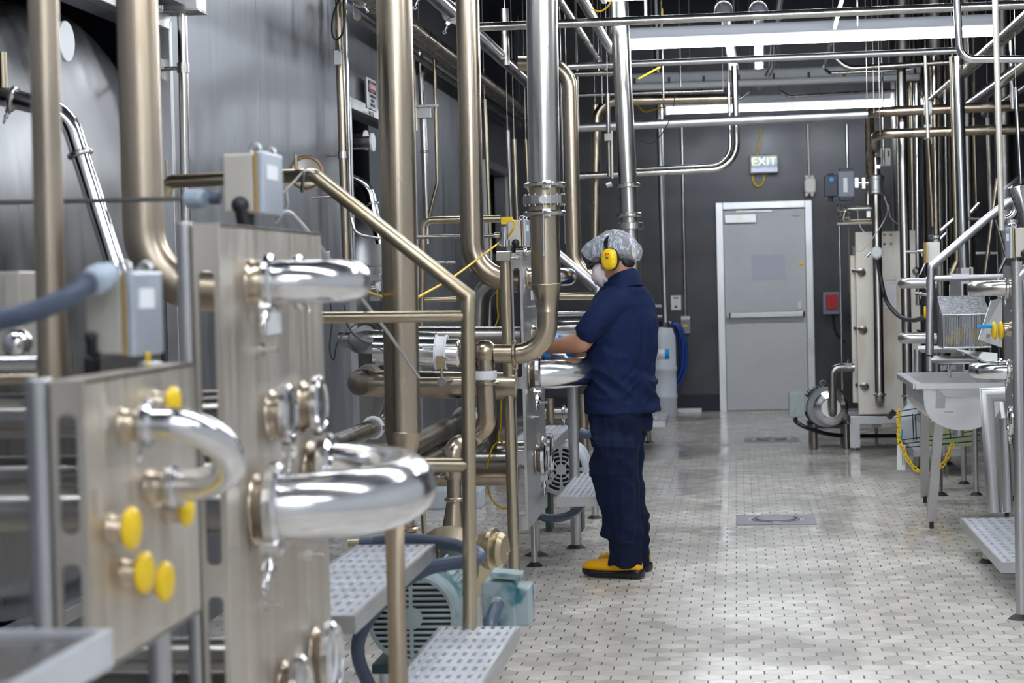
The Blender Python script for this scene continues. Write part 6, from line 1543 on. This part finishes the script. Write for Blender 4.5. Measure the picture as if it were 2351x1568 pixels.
# shirt
def ridged(x, y, z): return 1 - abs(noise.noise(V((x, y, z)))) * 2
def shirt_fold(c, n):
    px, py = proj(c); o = 0
    lat = (c - PERS.location).dot(Ld); fo = (c - PERS.location).dot(Fd); z = c.z
    # long vertical drapes over the back
    wv = min(1, max(0, (px - 1440) / 50)) * min(1, max(0, (z - .9) / .2)) * min(1, max(0, (1.30 - z) / .1))
    o += wv * .018 * ridged(lat * 26 + z * 2.0, fo * 10, z * 1.6)
    # slanting pulls round the waist
    ww = min(1, max(0, (1.14 - z) / .12)) * (.25 + .75 * min(1, max(0, (z - .80) / .10)))
    u = (px - 1430) * .0021; q = z + u * .62
    o += ww * .017 * (ridged(q * 13, u * 2.6 + 3.1, lat * 2) - .45)
    u2 = z - u * 1.1
    o += ww * .007 * ridged(u2 * 17 + 4, u * 3, lat * 3)
    # small crumple at the armpit and sleeve
    d = (c - Q(1365, 770, -.15)).length
    o += max(0, 1 - d / .13) * .006 * ridged(c.x * 26, c.y * 20, c.z * 30)
    o += .0022 * noise.noise(c * 30)
    return o
s = MB()
loft(s, lerp_rings([(Q(1426, 652), .082, .084), (Q(1430, 664), .125, .095), (Q(1430, 678), .165, .104), (Q(1429, 700), .190, .118), (Q(1431, 740), .195, .128), (Q(1427, 790), .188, .134),
                    (Q(1424, 830), .184, .134), (Q(1426, 870), .186, .136), (Q(1428, 905), .190, .140), (Q(1430, 947), .208, .156)], .015), ex=2.4)
limb(s, [(Q(1408, 700, -.11), .082), (Q(1378, 728, -.155), .074), (Q(1352, 760, -.18), .062)])
hd_ = (Q(1341, 772, -.18) - Q(1378, 728, -.155)).normalized()
s.lathe([(-.06, .064), (0, .058), (.018, .057)], Q(1346, 765, -.18), hd_, 28)
limb(s, [(Q(1462, 696, .11), .08), (Q(1430, 745, .2), .068), (Q(1408, 775, .24), .06)])
solid(s, 'shirt', 'navy_cloth', .0075, 3, shirt_fold)
# collar
col = MB(); vs = []; n = 36
for k, (dz, ro) in enumerate(((-.050, .098), (-.012, .086), (.026, .072), (.030, .067), (.020, .063), (-.05, .068))):
    for i in range(n):
        t = 2 * PI * i / n; ca, sa = math.cos(t), math.sin(t)
        c = Q(1430, 645, 0); front = sa
        vs.append(c + Ld * ro * 1.05 * ca + Fd * (ro * sa + .004) + Ud * (dz - .030 * sa))
fs = [(k * n + i, k * n + (i + 1) % n, (k + 1) * n + (i + 1) % n, (k + 1) * n + i) for k in range(5) for i in range(n)]
col.add(vs, fs, True).build('collar', 'navy_cloth', PERS)
# yoke seam, thin raised line across the upper back
def snap_line(pts, r, m, name):
    MB().sweep(spline(pts, 6), r, 6).build(name, m, PERS)
# trousers
def tr_fold(c, n):
    px, py = proj(c); o = 0; z = c.z; u = px * .0021
    o += .020 * (ridged(z * 7 + u * 3.5, u * 7, c.y * 3) - .5) * min(1, max(0, (z - .12) / .1))
    o += .016 * (ridged(z * 3 + 5, u * 16, c.y * 8) - .5)
    o *= min(1, max(.15, (.84 - z) / .12))
    if z < .3: o += .006 * math.sin(z * 95 + u * 30) * max(0, 1 - abs(z - .19) / .1)
    # cargo pocket with flap on the near thigh
    if c.y < PY and n.y < -.2 and 1362 < px < 1452 and 1003 + (px - 1362) * .06 < py < 1092:
        o += .007
        if py < 1024 + (px - 1362) * .06: o += .008
    return o
s = MB()
k = 1 / 478.0
def leg(rows): 
    rr = [(Q(x, y, dy), r * k * .98, r * k * 1.0) for x, y, r, dy in rows]; loft(s, lerp_rings(rr, .015), 32, 2.1)
leg([(1412, 925, 58, -.07), (1411, 1000, 54, -.08), (1410, 1060, 52, -.075), (1413, 1110, 49, -.07), (1416, 1150, 46, -.065), (1421, 1190, 44, -.06), (1428, 1228, 43, -.05), (1430, 1236, 37, -.05), (1434, 1262, 37, -.04), (1434, 1299, 38, -.03)])
leg([(1438, 925, 52, .10), (1433, 1000, 46, .12), (1430, 1060, 43, .13), (1436, 1110, 42, .14), (1440, 1150, 40, .15), (1450, 1198, 38, .16), (1457, 1208, 34, .17), (1460, 1250, 32, .18), (1461, 1297, 33, .19)])
loft(s, lerp_rings([(Q(1424, 900), .165, .115), (Q(1424, 950), .175, .125), (Q(1423, 985), .160, .125)]), ex=2.4)
solid(s, 'trousers', 'navy_cloth_dark', .0075, 2, tr_fold)
q = Q(1429, 1021, -.175); MB().sph(q, .0045).build('button', 'steel_bright', PERS)
# boots
def boot(toe, heel, nm):
    d = (toe - heel); d.z = 0; L = d.length; d.normalize(); w = V((-d.y, d.x, 0)); sc = L / .283
    def st(rows, m, name, ex):
        vs = []; fs = []; seg = 24
        for s_, zb, zt, hw in rows:
            for i in range(seg):
                t = 2 * PI * i / seg; a, b_ = math.cos(t), math.sin(t); kk = (abs(a) ** ex + abs(b_) ** ex) ** (-1 / ex)
                vs.append(V((heel.x, heel.y, 0)) + d * s_ * sc + w * hw * a * kk + Ud * ((zb + zt) / 2 + (zt - zb) / 2 * b_ * kk))
        for j in range(len(rows) - 1):
            for i in range(seg): fs.append((j * seg + i, j * seg + (i + 1) % seg, (j + 1) * seg + (i + 1) % seg, (j + 1) * seg + i))
        fs.append(tuple(range(seg - 1, -1, -1))); fs.append(tuple(range((len(rows) - 1) * seg, len(rows) * seg)))
        return MB().add(vs, fs, True).build(name, m, bt)
    bt = MB().lathe([(0, .046), (.06, .044), (.16, .050)], V((heel.x, heel.y, .05)) + d * .065, (0, 0, 1), 24)
    bt = bt.build(nm, 'yellow_boot', PERS)
    st([(-.002, .012, .036, .018), (0, .004, .044, .030), (.012, .001, .048, .038), (.05, .0, .046, .041), (.10, .004, .038, .037), (.14, .002, .036, .041), (.19, .0, .034, .047), (.235, .002, .036, .046), (.265, .008, .040, .038), (.28, .016, .042, .024), (.286, .024, .040, .010)], 'black_gloss', 'sole', 4)
    st([(.004, .038, .072, .020), (.012, .036, .085, .034), (.05, .034, .110, .040), (.10, .030, .108, .040), (.15, .028, .094, .042), (.20, .028, .086, .046), (.24, .030, .082, .044), (.268, .034, .070, .036), (.282, .038, .056, .020)], 'yellow_boot', 'vamp', 2.3)
nf, nh = PZ(1340, 1322), PZ(1476, 1327); boot(V((nf.x, 9.62, 0)), V((nh.x, 9.50, 0)), 'boot')
nf, nh = PZ(1376, 1305), PZ(1493, 1312); boot(V((nf.x + .0, 9.86, 0)), V((nh.x, 9.74, 0)), 'boot')
# hair
hb = MB().sph(hc + HU * .026 - HF * .006, 1, 28, 18, (.104, .083, .100), HR).sph(Q(1441, 602, -.022), 1, 16, 12, (.034, .055, .034), HR)
solid(hb, 'hair', 'hair', .008, 3)
# balloon shapes given by their outline and depth
def balloon(outline, cx, cy, dy, depth, m, name, amp=.004, fr=22, seg=72, rings=26, vor=0):
    n = len(outline); ang = sorted(((math.atan2(-(y - cy), x - cx), math.hypot(x - cx, y - cy)) for x, y in outline))
    def R(t):
        t = (t + PI) % (2 * PI) - PI
        for i in range(n):
            a0, r0 = ang[i]; a1, r1 = ang[(i + 1) % n]
            if i == n - 1: a1 += 2 * PI
            tt = t if t >= ang[0][0] else t + 2 * PI
            if a0 <= tt <= a1: kk = (tt - a0) / (a1 - a0 + 1e-9); kk = kk * kk * (3 - 2 * kk); return r0 + (r1 - r0) * kk
        return ang[0][1]
    vs = []; fs = []; px2m = PY / F_
    C = Q(cx, cy, dy); ex_ = _x; right = ROT @ V((1, 0, 0)); up = ROT @ V((0, 1, 0)); fwd = right.cross(up) * -1
    for j in range(rings + 1):
        ph = PI * j / rings - PI / 2
        for i in range(seg):
            t = 2 * PI * i / seg; r = R(t) * px2m * math.cos(ph) ** .75 if math.cos(ph) > 0 else 0
            q = C + right * r * math.cos(t) + up * r * math.sin(t) + fwd * depth * math.sin(ph)
            nz = (q - C).normalized()
            q += nz * amp * (ridged(q.x * fr, q.y * fr, q.z * fr * .5) + .6 * noise.noise(q * fr * 2.3)); vs.append(q)
    for j in range(rings):
        for i in range(seg): fs.append((j * seg + i, j * seg + (i + 1) % seg, (j + 1) * seg + (i + 1) % seg, (j + 1) * seg + i))
    return MB().add(vs, fs, True).build(name, m, PERS)
balloon([(1336, 574), (1344, 563), (1362, 550), (1380, 539), (1396, 531), (1412, 527), (1430, 530), (1448, 542), (1462, 555), (1471, 566), (1474, 579), (1471, 594), (1460, 602), (1453, 605), (1440, 598), (1424, 600), (1400, 600), (1380, 601), (1360, 599), (1346, 592)], 1406, 574, .0, .100, 'hair_net', 'hair_net', .004)
balloon([(1377, 600), (1364, 612), (1360, 626), (1362, 644), (1372, 655), (1384, 662), (1387, 652), (1395, 648), (1391, 634), (1385, 616)], 1376, 633, -.01, .062, 'mask_cloth', 'beard_cover', .003, 30)
# goggles
g = MB(); gc = hc + HF * .104 - HU * .012
g.box(gc + HL * .0, (.012, .135, .028), R=HR); o = g.build('goggles', 'black', PERS)
MB().box(gc + HL * .034 + HF * .008, (.006, .052, .030), R=HR).box(gc - HL * .034 + HF * .008, (.006, .052, .030), R=HR).build('lens', 'lens', o)
MB().box(gc + HL * .072 - HF * .04, (.09, .004, .010), R=HR).build('temple_arm', 'black', o)
# ear muffs
ep = Q(1401, 595, -.115)
ER = Matrix((HF0, HL, Ud)).transposed()
def cup(c, sgn, nm):
    vs = []; fs = []; seg = 32; prof = [(0, .80), (.004, .98), (.014, 1.0), (.024, .93), (.031, .76), (.035, .45), (.0365, .0001)]
    for dpt, kk in prof:
        for i in range(seg):
            t = 2 * PI * i / seg; a, b_ = math.cos(t), math.sin(t); ex = 2.6; q = (abs(a) ** ex + abs(b_) ** ex) ** (-1 / ex)
            vs.append(c + HL * sgn * dpt + HF0 * .0385 * a * q * kk + Ud * .051 * b_ * q * kk)
    for j in range(len(prof) - 1):
        for i in range(seg): fs.append((j * seg + i, j * seg + (i + 1) % seg, (j + 1) * seg + (i + 1) % seg, (j + 1) * seg + i))
    fs.append(tuple(range(seg)))
    return MB().add(vs, fs, True).build(nm, 'yellow_gloss', PERS)
cc = cup(ep, 1, 'ear_muff'); cup(ep - HL * .20, -1, 'ear_muff')
vs = []; 
MB().prism([(.041 * math.cos(t), .054 * math.sin(t)) for t in [2 * PI * i / 28 for i in range(28)]], ep - HL * .008, HF0, (0, 0, 1), .016).build('ear_cushion', 'black', cc)
text_obj('3M', ep + HL * .0365 + Ud * .022 + HF0 * .002, -HF0, (0, 0, 1), .020, 'bright_red', cc, depth=.0012)
text_obj('98', ep + HL * .0365 + Ud * .004 + HF0 * .002, -HF0, (0, 0, 1), .016, 'ink', cc, depth=.0012)
MB().box(ep + HL * .0365 + Ud * .0125 + HF0 * .002, (.016, .002, .0008), R=ER).build('label_line', 'ink', cc)
# band over the head
mid = ep - HL * .10; bn = MB(); vs = []; fs = []; n = 30
for i in range(n + 1):
    t = PI * i / n; rr_ = .118; zz = .132
    c = mid + HL * rr_ * math.cos(t) + HU * zz * math.sin(t) - Ud * .0; w = .006 + .012 * math.sin(t) ** 2; nrm = (HL * math.cos(t) + HU * math.sin(t)).normalized()
    for sx, sn in ((-1, 0), (1, 0), (1, 1), (-1, 1)): vs.append(c + HF * w * sx + nrm * .004 * sn)
for i in range(n):
    for j in range(4): fs.append((i * 4 + j, i * 4 + (j + 1) % 4, (i + 1) * 4 + (j + 1) % 4, (i + 1) * 4 + j))
MB().add(vs, fs, False).build('head_band', 'black_gloss', PERS)
# gloves: palm plus five fingers of different lengths
def hand(wrist, tip_dir, palm_n, label_side, name='glove'):
    d = tip_dir.normalized(); nrm = palm_n.normalized(); nrm = (nrm - d * nrm.dot(d)).normalized(); w = d.cross(nrm) * label_side
    h = MB()
    limb(h, [(wrist - d * .02, .032), (wrist + d * .02, .031)])
    for k_ in (-1.4, -.5, .4, 1.3): limb(h, [(wrist + d * .012 + w * k_ * .010, .016), (wrist + d * .085 + w * k_ * .0200, .0135)], 12)
    for k_, (ln, off) in enumerate(((.070, -1.45), (.080, -.5), (.074, .45), (.058, 1.35))):
        b0 = wrist + d * .088 + w * off * .0205; curl = .5 + .15 * k_; pts = [(b0, .0098)]; a = .25; p_ = b0
        for sg, fr in enumerate((.45, .32, .23)):
            a += curl * .7; p_ = p_ + (d * math.cos(a) + nrm * math.sin(a)) * ln * fr; pts.append((p_, (.0095, .0088, .0078)[sg]))
        limb(h, pts, 10)
    b0 = wrist + d * .03 - w * .028; p1 = b0 - w * .022 + d * .030 + nrm * .012; p2 = p1 + d * .028 + nrm * .014 - w * .004
    limb(h, [(b0, .014), (p1, .0115), (p2, .0095)], 10)
    return solid(h, name, 'glove', .004, 3)
hand(wrL, Q(1219, 772, .06) - wrL, V((0, 1, .1)), 1)
hand(wrR, Q(1262, 770, .1) - wrR, V((-.3, .5, -.8)), 1)

# thin rods carrying the overhead runs from the ceiling
for o in [q for q in COL.objects if q.parent is None and q.name.split('.')[0] in ('steel_pipe', 'conduit', 'pipe_hanger', 'sight_glass_pipe')]:
    ms = [q for q in [o] + list(o.children) if q.type == 'MESH' and q.name.split('.')[0] in ('steel_pipe', 'tube', 'bar')]
    if not ms: continue
    off = V(o['_o']); vs = [v.co + off for v in ms[0].data.vertices]
    zl, zh = min(v.z for v in vs), max(v.z for v in vs)
    if zh > 3.85 or zl < 1.2 or zh < 2.3: continue
    top = [v for v in vs if v.z > zh - .06]; cen = sum(top, V()) / len(top)
    ends = [min(top, key=lambda v: v.x + v.y), max(top, key=lambda v: v.x + v.y)]
    if (ends[0] - ends[1]).length < .5: ends = [cen]
    for e in ends: MB().cyl((e.x, e.y, e.z - .01), (e.x, e.y, ZC), .0035, seg=6).build('hanger', 'steel_dark', o)

# short wall arms and floor stands for the small runs at mid height
for o in [q for q in COL.objects if q.parent is None and q.get('label') in (
        'small hooked steel pipe beside the foreground return bend', 'flat steel bracket behind the slanting grey rod', 'thin steel tube with small valve handle behind the sloping handrail')]:
    ms = o if o.type == 'MESH' else [q for q in o.children if q.name.startswith('tube')][0]
    v = min((q.co for q in ms.data.vertices), key=lambda q: q.x) + V(o['_o'])
    MB().cyl((v.x + .01, v.y, v.z), (XL, v.y, v.z), .005, seg=8).build('wall_arm', 'steel_dark', o)
for o in [q for q in COL.objects if q.parent is None and q.get('label') in (
        'thin horizontal tube left of the right junction box', 'short slanted clear tube beside the pale junction box', 'leaning steel pipe behind the sloping handrail, right one', 'small bolted pipe joint below the bent polished pipe')]:
    ms = o if o.type == 'MESH' else [q for q in o.children if q.type == 'MESH'][0]
    v = min((q.co for q in ms.data.vertices), key=lambda q: q.z) + V(o['_o'])
    MB().cyl((v.x, v.y, v.z + .01), (v.x, v.y, 0), .006, seg=8).build('floor_stand', 'steel_dark', o)
